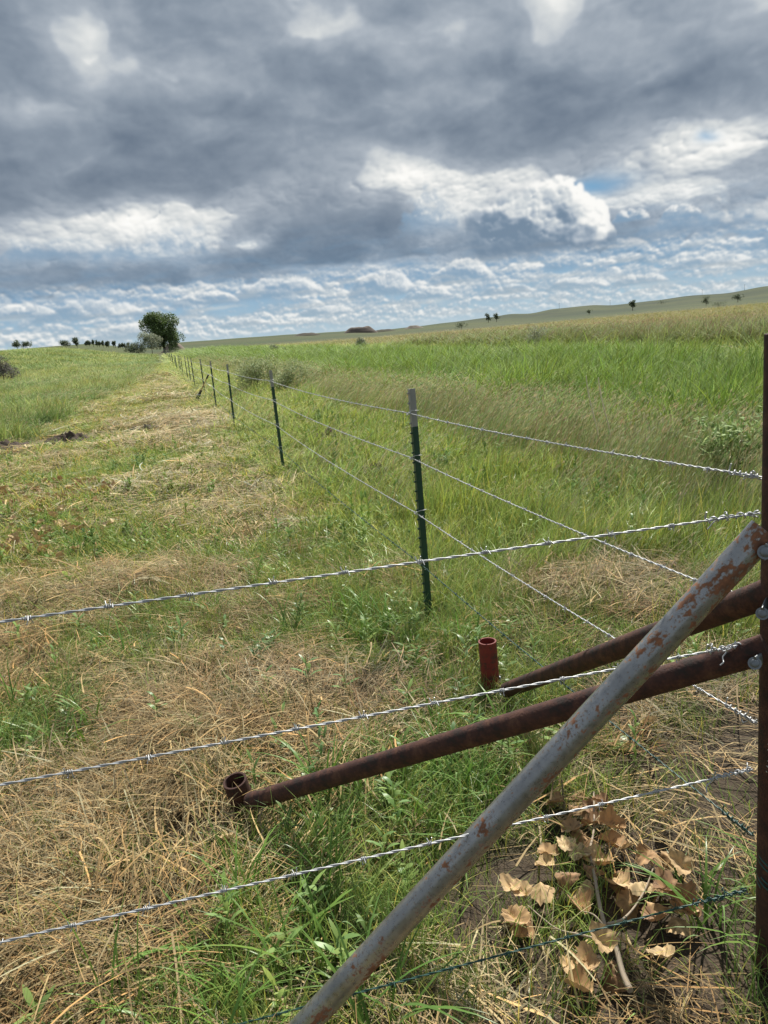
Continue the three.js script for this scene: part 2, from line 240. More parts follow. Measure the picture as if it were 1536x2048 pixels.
// soil and thatch grain
function canvasTex(w, h, draw, srgb = true) { const c = document.createElement('canvas'); c.width = w; c.height = h; draw(c.getContext('2d'), w, h); const t = new THREE.CanvasTexture(c); t.wrapS = t.wrapT = THREE.RepeatWrapping; t.magFilter = THREE.LinearFilter; if (srgb) t.colorSpace = THREE.SRGBColorSpace; return t; }
const thatch = canvasTex(1024, 1024, (g, w, h) => {
  const r = rng(5); g.fillStyle = '#b9b4ac'; g.fillRect(0, 0, w, h);
  for (let i = 0; i < 26000; i++) {
    const x = r() * w, y = r() * h, a = r() * 6.28 + 0.8 * Math.sin(x / 120), l = 8 + r() * 34, v = 105 + Math.floor(r() * 150);
    g.strokeStyle = `rgba(${v},${Math.floor(v * (0.93 + 0.05 * r()))},${Math.floor(v * 0.86)},0.75)`; g.lineWidth = 0.8 + r() * 1.8;
    for (const ox of [0, -w, w]) for (const oy of [0, -h, h]) { if (x + ox < -60 || x + ox > w + 60 || y + oy < -60 || y + oy > h + 60) continue; g.beginPath(); g.moveTo(x + ox, y + oy); g.quadraticCurveTo(x + ox + Math.cos(a) * l * 0.5 + (r() - 0.5) * 3, y + oy + Math.sin(a) * l * 0.5, x + ox + Math.cos(a + 0.3) * l, y + oy + Math.sin(a + 0.3) * l); g.stroke(); }
  }
});
{
  const N = 640, U = 8.0, pos = new Float32Array(N * N * 3), col = new Float32Array(N * N * 3), uv = new Float32Array(N * N * 2), idx = [], o = [0, 0, 0];
  const sp = (k) => 1.9 * Math.sinh(((k / (N - 1)) * 2 - 1) * U);
  for (let j = 0; j < N; j++) for (let i = 0; i < N; i++) {
    const x = sp(i), z = sp(j) - 4, q = j * N + i; pos[q * 3] = x; pos[q * 3 + 1] = land(x, z); pos[q * 3 + 2] = z; uv[q * 2] = x / 1.6; uv[q * 2 + 1] = z / 1.6; landColor(x, z, o); col.set(o, q * 3);
    if (i && j) { const a = q - N - 1, b = q - N, c = q - 1; idx.push(a, c, b, b, c, q); }
  }
  const g = new THREE.BufferGeometry(); g.setAttribute('position', new THREE.BufferAttribute(pos, 3)); g.setAttribute('color', new THREE.BufferAttribute(col, 3)); g.setAttribute('uv', new THREE.BufferAttribute(uv, 2)); g.setIndex(idx); g.computeVertexNormals();
  const m = part('ground', g, new THREE.MeshStandardMaterial({ vertexColors: true, map: thatch, bumpMap: thatch, bumpScale: 0.008, roughness: 1 }));
  tag(m, 'prairie ground of soil and grass running out to the horizon', 'ground', null, 'structure');
}
// far hills, polar sheet from 200 to 1800 m on the right half of the view
const RIDGE = [[-40, 0.3], [-16, 0.42], [-13.7, 0.56], [-10.5, 0.52], [-6.5, 0.46], [-3.5, 0.38], [-1.7, 0.34], [0.9, 0.18], [3.5, 0.22], [6.1, 0.3], [9, 0.4], [10.5, 0.5], [11.9, 0.42], [13.7, 0.58], [16.1, 0.6], [17.8, 0.47], [20.5, 0.52], [22.7, 0.62], [24.9, 0.56], [27.5, 0.76], [34, 0.9], [60, 0.6]];
function ridgeEl(az) { let i = 1; while (i < RIDGE.length - 1 && az > RIDGE[i][0]) i++; const [a, u] = RIDGE[i - 1], [b, v] = RIDGE[i]; return mix(u, v, S(0, 1, clamp((az - a) / (b - a)))); }
const ridgeDist = (az) => mix(900, 1350, S(-10, 14, az));
function hillY(az, d) {
  const R = ridgeDist(az), e = ridgeEl(az), top = EYE + R * Math.tan(e * D2R), x = d * Math.sin(az * D2R), z = -d * Math.cos(az * D2R);
  const lead = mix(S(200, R, d), Math.pow(S(320, R, d), 1.7), S(4, 14, az));
  const g = fbm(x * 0.006, z * 0.004, 4);
  return -0.35 + (top + 0.35) * lead + g * 1.8 * lead * (1 - lead) * 3 - 40 * S(R, R + 900, d) * S(R, R + 900, d);
}
{
  const A0 = -40, A1 = 60, NA = 620, ND = 90, pos = [], col = [], uv = [], idx = [];
  for (let j = 0; j <= ND; j++) for (let i = 0; i <= NA; i++) {
    const az = mix(A0, A1, i / NA), d = 200 * Math.pow(11, j / ND), x = d * Math.sin(az * D2R), z = -d * Math.cos(az * D2R); pos.push(x, hillY(az, d), z); uv.push(x / 26, z / 26);
    const m = fbm(x * 0.008, z * 0.006, 4), st = S(-0.1, 0.3, fbm(x * 0.0018 + 3, z * 0.012, 3)), up = S(500, 900, d) * S(3, 10, az), sc = S(0.2, 0.34, fbm(x * 0.022 + 8, z * 0.014, 4)) * up;
    let r = mix(0.085, 0.13, st) + 0.06 * m, g = mix(0.135, 0.155, st) + 0.05 * m, b = mix(0.035, 0.05, st);
    r = mix(r, 0.066 + 0.1 * m, up); g = mix(g, 0.102 + 0.1 * m, up); b = mix(b, 0.03 + 0.035 * m, up);
    r = mix(r, 0.035, sc * 0.85); g = mix(g, 0.06, sc * 0.85); b = mix(b, 0.025, sc * 0.85);
    col.push(r, g, b);
    if (i && j) { const q = j * (NA + 1) + i, a = q - NA - 2, bb = q - NA - 1, c = q - 1; idx.push(a, bb, c, bb, q, c); }
  }
  const m = part('hills', geom(pos, idx, uv, col), new THREE.MeshStandardMaterial({ vertexColors: true, map: thatch, roughness: 1 }));
  tag(m, 'low green prairie hills along the right horizon', 'hills', null, 'structure');
}
function onLand(az, d) { const x = d * Math.sin(az * D2R), z = -d * Math.cos(az * D2R); return [x, Math.max(land(x, z), d > 210 && az > -16.5 ? hillY(az, d) : -99), z]; }
// a pale two-wheel track across the near right meadow and a bare track that climbs past the big tree
function track(name, label, pts, width, color) {
  const curve = new THREE.CatmullRomCurve3(pts.map(([x, z]) => V3(x, 0, z))), N = 60, pos = [], idx = [], uv = [], r = rng(3);
  for (let i = 0; i <= N; i++) { const p = curve.getPoint(i / N), t = curve.getTangent(i / N); for (let k = 0; k <= 4; k++) { const o = (k / 4 - 0.5) * width * (1 + 0.2 * (r() - 0.5)), x = p.x - t.z * o, z = p.z + t.x * o, az = Math.atan2(x, -z) / D2R; pos.push(x, onLand(az, Math.hypot(x, z))[1] + 0.05 + 0.02 * (2 - Math.abs(k - 2)), z); uv.push(o / 2, i / 3); if (i && k) { const q = i * 5 + k; idx.push(q - 6, q - 1, q - 5, q - 5, q - 1, q); } } }
  tag(part(name, geom(pos, idx, uv), new THREE.MeshStandardMaterial({ color, map: thatch, roughness: 1, side: THREE.DoubleSide })), label, 'track', null, 'structure');
}
track('dirt_track', 'pale dry track behind the tall green grass on the right', [[2, -34], [7, -29.5], [11.4, -26], [16, -22.5], [24, -17]], 2.2, C3(0.4, 0.36, 0.28));
track('cut_strip', 'pale mown strip crossing the far meadow', [[-36, -210], [-22, -190], [-4, -170], [16, -158], [40, -140]], 5, C3(0.46, 0.38, 0.22));

// ---------------------------------------------------------------- grass: clumps of real blades, many copies
const tuftParts = { pos: [], col: [], idx: [] };
function blades(K = 1) { // K widens the blades and thins their number for clumps seen from afar
  const P = [], Cc = [], I = [];
  return {
    // a strip that leaves (x,y,z) at an angle from upright `t0`, ends at `t1`, heading `a`
    blade(x, y, z, len, wid, a, t0, t1, segs, c, twist = 0, curl = 0, shape = (t) => 1 - t * t) {
      let px = x, py = y, pz = z, h = a; const b0 = P.length / 3, sl = len / segs;
      for (let i = 0; i <= segs; i++) {
        const t = i / segs, w = wid * K * 0.5 * Math.max(shape(t), 0.04), sa = h + Math.PI / 2 + twist * t, wx = Math.cos(sa) * w, wz = Math.sin(sa) * w;
        P.push(px - wx, py, pz - wz, px + wx, py, pz + wz); Cc.push(...c, ...c);
        const th = mix(t0, t1, t); px += Math.cos(h) * Math.sin(th) * sl; pz += Math.sin(h) * Math.sin(th) * sl; py += Math.cos(th) * sl; h += curl / segs;
        if (i) { const q = b0 + i * 2; I.push(q - 2, q - 1, q, q, q - 1, q + 1); }
      }
      return [px, py, pz];
    },
    done() { return geom(P, I, null, Cc); },
    P, Cc, I,
  };
}
const tone = (r, lo = 0.75, hi = 1.25, warm = 0.12) => { const v = mix(lo, hi, r()), k = (r() - 0.5) * 2 * warm; return [v * (1 + k), v, v * (1 - k)]; };
const leafShape = (t) => Math.pow(Math.sin(Math.PI * clamp(t * 0.93 + 0.05)), 0.8);
const makers = {
  straw(r, K = 1) { const b = blades(K), main = (r() - 0.5) * 0.6; for (let i = 0; i < 64 / K; i++) { const broad = r() < 0.22, bit = r() < 0.3, a = main + (r() - 0.5) * 1.5 + (r() < 0.25 ? r() * 6 : 0) + (r() < 0.5 ? Math.PI : 0), l = bit ? 0.03 + r() * 0.07 : 0.08 + r() * 0.22, h = Math.pow(r(), 1.5) * 0.045, t0 = 1.57 - (r() - 0.3) * 0.4; b.blade((r() - 0.5) * 0.3 - Math.cos(a) * l * 0.4, 0.003 + h, (r() - 0.5) * 0.3 - Math.sin(a) * l * 0.4, l, broad ? 0.003 + r() * 0.0035 : 0.0012 + r() * 0.0015, a, t0, 1.57 + r() * 0.3, 4, tone(r, 0.4, 1.5, 0.14), (r() - 0.5) * 3, (r() - 0.5) * (r() < 0.3 ? 2.2 : 0.6), (t) => 1 - 0.5 * t * t); } return b.done(); },
  short(r, K = 1) { const b = blades(K); for (let i = 0; i < 34 / K; i++) { const a = r() * 6.28, l = 0.045 + r() * 0.12, q = r() < 0.16; b.blade((r() - 0.5) * 0.16, -0.005, (r() - 0.5) * 0.16, l, 0.0016 + r() * 0.0022, a, 0.1 + r() * 0.5, 0.6 + r() * 1.1, 4, q ? [2.4, 1.5, 1.6] : tone(r), (r() - 0.5), (r() - 0.5) * 0.8); } return b.done(); },
  mid(r, K = 1) { const b = blades(K); for (let i = 0; i < 36 / K; i++) { const a = (r() - 0.5) * 4.4, l = 0.13 + r() * 0.29, q = r(); const c = q < 0.14 ? [1.75, 1.3, 1.6] : tone(r, 0.5, 1.45); b.blade((r() - 0.5) * 0.2, -0.01, (r() - 0.5) * 0.2, l, 0.002 + r() * 0.0042, a, 0.02 + r() * 0.3, 0.3 + r() * r() * 1.9, 5, c, (r() - 0.5) * 1.2, (r() - 0.5) * 0.5); } return b.done(); },
  lush(r, K = 1) { const b = blades(K); for (let i = 0; i < 66 / K; i++) { const a = (r() - 0.5) * 4, l = 0.45 + r() * 0.62; b.blade((r() - 0.5) * 0.34, -0.01, (r() - 0.5) * 0.34, l, 0.003 + r() * 0.004, a, r() * 0.26, 0.35 + r() * r() * 2.0, 6, tone(r, 0.5, 1.5), (r() - 0.5) * 1.4, (r() - 0.5) * 0.4, (t) => 1 - Math.pow(t, 2.6)); } return b.done(); },
  pale(r, K = 1) { const b = blades(K); for (let i = 0; i < 38 / K; i++) { const a = (r() - 0.5) * 1.8, l = 0.34 + r() * 0.26, c = r() < 0.55 ? [1.05, 0.95, 0.95].map((k) => k * (0.8 + r() * 0.4)) : [0.62, 0.85, 0.5].map((k) => k * (0.8 + r() * 0.4)); const x = (r() - 0.5) * 0.26, z = (r() - 0.5) * 0.26; const e = b.blade(x, -0.01, z, l, 0.0016 + r() * 0.0012, a, r() * 0.15, 0.35 + r() * 0.5, 5, c, 0, 0, (t) => 1 - 0.4 * t); if (r() < 0.6) for (let k = 0; k < 3; k++) b.blade(e[0], e[1] - 0.005, e[2], 0.03 + r() * 0.04, 0.0022, a + (r() - 0.5) * 0.6, 0.2 + r() * 0.5, 0.9 + r() * 0.5, 2, c.map((v) => v * 0.98), 0, 0, leafShape); } for (let i = 0; i < 10; i++) b.blade((r() - 0.5) * 0.26, -0.01, (r() - 0.5) * 0.26, 0.15 + r() * 0.2, 0.003, (r() - 0.5) * 3, 0.1, 1.2 + r() * 0.5, 4, [0.6, 0.8, 0.4]); return b.done(); },
  weed(r, K = 1) { const b = blades(K); const k = 6 + Math.floor(r() * 7), tall = r() < 0.5; for (let i = 0; i < k; i++) { const a = i * 2.4 + r(), y = tall ? 0.02 + (i / k) * 0.16 : 0.004; b.blade(0, y, 0, 0.025 + r() * 0.055, 0.009 + r() * 0.013, a, 0.5 + r() * 0.4, 1.2 + r() * 0.7, 5, tone(r, 0.8, 1.25), (r() - 0.5) * 0.5, (r() - 0.5) * 0.5, leafShape); } if (tall) b.blade(0, -0.01, 0, 0.2, 0.004, 0, 0.05, 0.1, 3, [0.9, 0.9, 0.8], 0, 0, () => 1); return b.done(); },
  broad(r, K = 1) { const b = blades(K); for (let i = 0; i < 16 / K; i++) { const a = r() * 6.28, l = 0.16 + r() * 0.24; b.blade((r() - 0.5) * 0.12, -0.01, (r() - 0.5) * 0.12, l, 0.005 + r() * 0.005, a, 0.1 + r() * 0.35, 1.0 + r() * 1.1, 7, tone(r, 0.75, 1.2, 0.08), (r() - 0.5), (r() - 0.5) * 0.4, (t) => 1 - Math.pow(t, 2.4)); } return b.done(); },
};
const grassMat = new THREE.MeshPhysicalMaterial({ vertexColors: true, roughness: 0.88, transmission: 0.34, thickness: 0, ior: 1.4, specularIntensity: 0.5, side: THREE.DoubleSide });
const grassNear = new THREE.MeshPhysicalMaterial({ vertexColors: true, roughness: 0.85, transmission: 0.34, thickness: 0, ior: 1.4, specularIntensity: 0.5, clearcoat: 0.35, clearcoatRoughness: 0.32, side: THREE.DoubleSide });
const strawMat = new THREE.MeshPhysicalMaterial({ vertexColors: true, roughness: 0.75, specularIntensity: 0.6, side: THREE.DoubleSide });
const COVER = {
  straw: { name: 'straw_thatch', label: 'flattened golden straw and dead stems matted on the ground', cat: 'straw', mat: strawMat, n: 6 },
  short: { name: 'short_grass', label: 'short trampled green grass left of the fence', cat: 'grass', mat: grassMat, n: 6 },
  mid: { name: 'meadow_grass', label: 'knee high yellow green meadow grass along the fence and field', cat: 'grass', mat: grassMat, n: 6 },
  lush: { name: 'tall_green_grass', label: 'tall lush green grass band beyond the fence', cat: 'grass', mat: grassMat, n: 5 },
  pale: { name: 'seeding_grass', label: 'pale seeding grass in front of the tall green band', cat: 'grass', mat: grassMat, n: 5 },
  weed: { name: 'broadleaf_weeds', label: 'low broadleaf weeds scattered through the grass', cat: 'weeds', mat: grassMat, n: 6 },
  broad: { name: 'coarse_grass', label: 'coarse dark green grass clumps close to the camera', cat: 'grass', mat: grassMat, n: 4 },
};
for (const [k, c] of Object.entries(COVER)) { const r = rng(900 + k.length * 31 + k.charCodeAt(0)); c.geos = Array.from({ length: c.n * 2 }, (_, i) => makers[k](r, i < c.n ? 1 : 1.75)); c.list = c.geos.map(() => []); }
const grow = rng(4242);
function plant(kind, x, z, yaw, sx, sy, color, tiltX = 0, tiltZ = 0, dy = 0) { const c = COVER[kind], v = Math.floor(grow() * c.n) + (Math.hypot(x, z) > 5 + grow() * 2 ? c.n : 0); c.list[v].push([x, land(x, z) + dy, z, yaw, sx, sy, color, tiltX, tiltZ]); }
const blend = (...cw) => { let r = 0, g = 0, b = 0, t = 0; for (const [c, w] of cw) { r += c[0] * w; g += c[1] * w; b += c[2] * w; t += w; } return [r / t, g / t, b / t]; };
const vary = (c, a = 0.3) => { const v = 1 + (grow() - 0.5) * 2 * a, h = (grow() - 0.5) * a * 0.7; return [c[0] * v * (1 + h), c[1] * v, c[2] * v * (1 - h)]; };
const GOLD = [0.38, 0.265, 0.1], BROWN = [0.165, 0.1, 0.046], PALEST = [0.47, 0.4, 0.24], GREEN = [0.185, 0.31, 0.042], YGREEN = [0.37, 0.46, 0.095], DEEP = [0.095, 0.2, 0.035], BLUE = [0.2, 0.3, 0.09], LUSH = [0.165, 0.25, 0.04], TAN = [0.44, 0.38, 0.23];
const RINGS = [[0.9, 2.4, 1, 1], [2.4, 4.5, 1, 1], [4.5, 8, 1.25, 1], [8, 14, 1.7, 1], [14, 26, 2.5, 1], [26, 48, 3.6, 1.05], [48, 90, 5.5, 1.15], [90, 190, 9, 1.3]];
function scatter(perM2, fn) {
  for (const [r0, r1, g, hs] of RINGS) {
    const a0 = r0 < 5 ? -58 : -44, a1 = r0 < 5 ? 58 : 44, area = (r1 * r1 - r0 * r0) * 0.5 * (a1 - a0) * D2R, N = Math.round((perM2 * area) / (g * g) * (g > 3 ? 2.4 : g > 1.2 ? 1.4 : 1));
    for (let i = 0; i < N; i++) { const d = Math.sqrt(mix(r0 * r0, r1 * r1, grow())), a = mix(a0, a1, grow()) * D2R, x = d * Math.sin(a), z = -d * Math.cos(a); fn(x, z, g, hs, zone(x, z)); }
  }
}
// straw
scatter(230, (x, z, g, hs, q) => {
  if (q.d > 60) return; const gap = S(-0.3, 0.2, fbm(x * 2.2 + 9, z * 2.2, 3) + 0.35 * fbm(x * 0.9, z * 0.9 + 33, 2)), p = q.straw * (1 - 0.8 * q.bare) * mix(0.22, 1, gap) + q.right * 0.03 + q.mown * 0.06 * (1 - q.bare); if (grow() > p) return;
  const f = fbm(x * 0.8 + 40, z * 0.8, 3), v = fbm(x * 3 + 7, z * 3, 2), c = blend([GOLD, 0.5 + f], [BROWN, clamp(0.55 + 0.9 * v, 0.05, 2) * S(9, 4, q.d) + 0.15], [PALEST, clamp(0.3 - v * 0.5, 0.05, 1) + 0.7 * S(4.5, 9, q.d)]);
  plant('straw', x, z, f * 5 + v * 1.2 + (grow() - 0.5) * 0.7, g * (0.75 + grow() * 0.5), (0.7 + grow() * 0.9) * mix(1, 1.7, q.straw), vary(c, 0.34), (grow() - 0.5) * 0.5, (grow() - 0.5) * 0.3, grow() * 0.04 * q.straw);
  if (q.d < 16 && grow() < 0.09) plant('mid', x, z, grow() * 6, g * (0.5 + grow() * 0.4), 0.35 + grow() * 0.4, vary(blend([GREEN, 1], [YGREEN, 0.8], [PALEST, 0.3])), (grow() - 0.5) * 0.9, (grow() - 0.5) * 0.9);
  if (q.d < 7 && grow() < 0.06) plant('mid', x, z, f * 5 + grow() * 2, 0.8 + grow() * 0.4, 0.35 + grow() * 0.35, vary(blend([GOLD, 1], [PALEST, 0.4]), 0.2), (grow() - 0.5) * 1.2, (grow() - 0.5) * 1.2);
});
// short green
scatter(190, (x, z, g, hs, q) => {
  const p = (q.mown * (0.95 - 0.66 * q.straw) + q.right * 0.3 + q.gp * 0.4) * (1 - 0.85 * q.bare); if (q.d > 100 || grow() > p) return;
  const c = blend([GREEN, 0.6], [YGREEN, 0.75 + q.w + S(8, 25, q.d) * 0.8], [DEEP, 0.3 + q.gp], [PALEST, 0.07 + 0.16 * S(12, 40, q.d)]);
  const lay = q.mown * 0.5; plant('short', x, z, grow() * 6.28, g * (0.8 + grow() * 0.5), (0.7 + grow() * 0.7 + q.w * 0.3), vary(c), (grow() - 0.5) * lay, (grow() - 0.5) * lay);
});
// meadow grass: right of the fence, left field, thick patches
scatter(120, (x, z, g, hs, q) => {
  const post = Math.exp(-Math.pow((q.n - 0.15) / 0.35, 2)) * S(-0.6, 0.3, q.s) * 0.6;
  const p = (q.right * S(4.8, 3.6, q.nn) * (0.9 - 0.5 * q.pale) + q.field * 0.85 + q.gp * 0.3 * q.mown + post * S(-0.1, 0.25, q.s) + q.far * S(17, 22, q.n) * 0.8 + S(13, 15, q.nn) * 0.6 * S(19, 16, q.nn)) * (1 - 0.9 * q.bare) * (1 - clamp(q.sp)); if (grow() > p) return;
  const big = fbm(x * 0.12, z * 0.12 + 60, 3);
  let c = q.n > 24 ? blend([TAN, 0.3 + big * 0.5], [[0.3, 0.2, 0.13], 0.6], [YGREEN, 0.12], [GREEN, 0.6]) : q.n > -1.5 ? blend([YGREEN, 0.95 + q.w], [GREEN, 0.6], [PALEST, 0.14]) : blend([BLUE, 0.9 - big], [YGREEN, 0.4 + big], [PALEST, clamp(0.14 + big * 0.5, 0.02, 1)], [DEEP, clamp(0.3 - big, 0.02, 1)]);
  const lumpy = 0.85 + 0.75 * fbm(x * 0.9 + 21, z * 0.9, 2); const h = lumpy * (q.n > 20 ? 1.5 : q.field > 0.4 ? 1.35 + 0.5 * big : mix(0.5, 1.05, S(0.1, 1.5, q.nn)));
  plant('mid', x, z, (grow() - 0.5) * 2.4, g * (0.8 + grow() * 0.4), h * hs * (0.75 + grow() * 0.55), vary(c), 0, -0.12 + (grow() - 0.5) * 0.3);
});
scatter(95, (x, z, g, hs, q) => {
  const p = q.pale * 0.95 + q.field * 0.22 + (q.right * (q.nn < 2.4 ? 0.1 : 0)); if (q.d > 95 || grow() > p * (1 - q.bare)) return;
  const c = blend([PALEST, 0.75 + q.w * 0.6], [[0.4, 0.3, 0.17], clamp(0.15 + q.w2, 0, 2)], [[0.44, 0.49, 0.24], 0.95]);
  plant('pale', x, z, (grow() - 0.5) * 1.2, g * (0.8 + grow() * 0.4), (q.pale > 0.3 ? 1 : 0.7) * hs * (0.75 + grow() * 0.45), vary(c), 0, -0.1 + (grow() - 0.5) * 0.25);
});
scatter(46, (x, z, g, hs, q) => {
  const k = fbm(x * 0.55 + 30, z * 0.55, 3), p = q.lush * S(-0.45, 0.15, k + 0.3 * fbm(x * 2, z * 2 + 8, 2)); if (q.d > 190 || grow() > p) return; const c = blend([LUSH, 1], [YGREEN, clamp(0.3 + q.w * 0.6, 0.02, 1)], [DEEP, clamp(0.4 - 1.4 * k, 0.02, 1.2)]);
  plant('lush', x, z, (grow() - 0.5) * 2.4, g * (0.8 + grow() * 0.4), hs * (0.7 + grow() * 0.4) * (0.8 + 0.2 * S(4, 6, q.nn)) * (0.95 + 0.6 * k), vary(c, 0.32), 0, -0.08 + (grow() - 0.5) * 0.25);
});
// tall ripe bank beyond the track
scatter(34, (x, z, g, hs, q) => {
  const p = S(20, 22, q.nn) * S(27, 24.5, q.nn) * S(75, 50, q.s); if (grow() > p) return; plant('lush', x, z, (grow() - 0.5) * 1.3, g, hs * (0.8 + grow() * 0.5), vary(blend([LUSH, 0.8], [TAN, 0.35]), 0.2), 0, (grow() - 0.5) * 0.25);
  if (grow() < 0.6) plant('pale', x, z, (grow() - 0.5), g, 1.7 + grow() * 0.5, vary([0.33, 0.23, 0.15]), 0, -0.1);
});
scatter(60, (x, z, g, hs, q) => {
  const patch = S(0.08, 0.35, fbm(x * 0.9 + 70, z * 0.9, 3)); const p = (q.mown * (0.1 + patch + q.gp * 0.6) + q.right * S(3, 2, q.nn) * (0.2 + patch * 0.8)) * (1 - q.bare) * (1 - S(0.75, 0.4, Math.hypot(x - 0.55, z + 1.75))) * (1 - 0.7 * q.straw); if (q.d > 22 || grow() > p) return;
  plant('weed', x, z, grow() * 6.28, (g > 1.6 ? 1.05 : 0.9) * (0.7 + grow() * 0.7), (q.right > 0.5 ? 1.5 : 0.9) * (0.7 + grow() * 0.6), vary(blend([[0.16, 0.26, 0.07], 1], [YGREEN, 0.3 + q.w]), 0.2));
});
scatter(60, (x, z, g, hs, q) => { const p = clamp(q.gp - 0.35) * (q.d < 4.4 ? 0.7 : 0.15) * q.mown + (q.d < 2.2 && q.n > -0.3 ? 0.1 : 0); if (q.d > 9 || grow() > p * (1 - 0.8 * q.bare)) return; plant('broad', x, z, grow() * 6.28, 0.7 + grow() * 0.5, 0.65 + grow() * 0.5, vary(blend([DEEP, 0.7], [GREEN, 0.7]), 0.2)); });
{
  const M = new THREE.Matrix4(), Q = new THREE.Quaternion(), E = new THREE.Euler(), col = new THREE.Color(); let total = 0;
  for (const c of Object.values(COVER)) {
    const top = thing(c.name, null, c.label, c.cat, null, 'stuff');
    c.list.forEach((list, k) => {
      const im = new THREE.InstancedMesh(c.geos[k], c.mat === grassMat && k < c.n ? grassNear : c.mat, list.length); im.name = 'clump' + (k ? '_' + String(k).padStart(3, '0') : ''); im.castShadow = im.receiveShadow = true;
      list.forEach(([x, y, z, yaw, sx, sy, cl, tx, tz], i) => { M.compose(V3(x, y, z), Q.setFromEuler(E.set(tx, yaw, tz, 'XZY')), V3(sx, sy, sx)); im.setMatrixAt(i, M); im.setColorAt(i, col.setRGB(...cl)); });
      total += list.length; top.add(im);
    });
  }
  console.log('clumps', total);
}

//@@THINGS
// ---------------------------------------------------------------- materials of the fence
function noiseTex(n, fn, srgb = true) { const d = new Uint8Array(n * n * 4); for (let j = 0; j < n; j++) for (let i = 0; i < n; i++) { const c = fn(i / n, j / n); d.set([c[0], c[1], c[2], 255].map((v) => clamp(v, 0, 255)), (j * n + i) * 4); } const t = new THREE.DataTexture(d, n, n); t.wrapS = t.wrapT = THREE.RepeatWrapping; t.magFilter = THREE.LinearFilter; t.minFilter = THREE.LinearMipmapLinearFilter; if (srgb) t.colorSpace = THREE.SRGBColorSpace; t.needsUpdate = true; return t; }
// periodic fbm on a torus-like blend so that the tile joins
const tileF = (u, v, f, o = 4) => { const g = (x, y) => fbm(x * f, y * f, o, 0.58), a = S(0, 1, u), b = S(0, 1, v); return mix(mix(g(u, v), g(u - 1, v), a), mix(g(u, v - 1), g(u - 1, v - 1), a), b) * 1.35; };
const rustTex = noiseTex(512, (u, v) => { const a = tileF(u, v, 7), b = tileF(u + 3, v, 40, 3), t = clamp(0.5 + a * 0.9 + b * 0.35); return [mix(42, 92, t), mix(31, 62, t * t), mix(25, 45, t * t)]; }); rustTex.repeat.set(3, 3);
const rustBump = noiseTex(256, (u, v) => { const b = 128 + 110 * tileF(u, v, 22, 3); return [b, b, b]; }, false); rustBump.repeat.set(7, 7);
const redTex = noiseTex(256, (u, v) => { const a = tileF(u, v, 6), b = tileF(u + 3, v, 26, 3), t = S(-0.1, 0.5, a + b * 0.5); return [mix(122, 70, t), mix(40, 42, t), mix(33, 34, t)]; }); redTex.repeat.set(5, 5);
// galvanised pipe with rust scabs and long drips: u runs round the pipe, v along it
const roundF = (u, y, f, o) => mix(fbm(u * f, y * f, o, 0.58), fbm((u - 1) * f, y * f, o, 0.58), S(0, 1, u)) * 1.3;
const zincC = (u, v) => { const y = v * 8.3, fl = roundF(u, y, 16, 4), st = roundF(u + 0.01, y * 0.6 + 9, 6, 4), low = roundF(u, y * 0.7 + 30, 2.2, 3), side = 0.5 + 0.5 * Math.cos((u - 0.42) * 2 * Math.PI), up = S(0.62, 1, v); const scab = S(0.2, 0.42, st * 0.5 + fl * 0.5 + low * 0.45 + 0.34 * Math.pow(side, 1.6) + 0.24 * up - 0.13), nick = S(0.34, 0.5, roundF(u, y * 2 + 4, 20, 2) + low * 0.4 - 0.1); return [scab, nick, low, fl]; };
const zincTex = noiseTex(1024, (u, v) => { const [s, k, a, f] = zincC(u, v), g = 148 + 26 * a + 20 * f; let r = g + 2, gg = g + 2, b = g + 2; r = mix(r, 120 + 48 * f, s); gg = mix(gg, 80 + 34 * f, s); b = mix(b, 57 + 24 * f, s); const q = k * (1 - s) * 0.7; r = mix(r, 112, q); gg = mix(gg, 92, q); b = mix(b, 78, q); return [r, gg, b]; });
const zincMR = noiseTex(1024, (u, v) => { const [s, k, a, f] = zincC(u, v); return [0, 84 + 44 * f + 130 * s, 185 * (1 - s) * (1 - 0.7 * k)]; }, false);
for (const t of [zincTex, zincMR]) t.repeat.set(1 / (2 * Math.PI * 0.0285), 1 / 1.7);
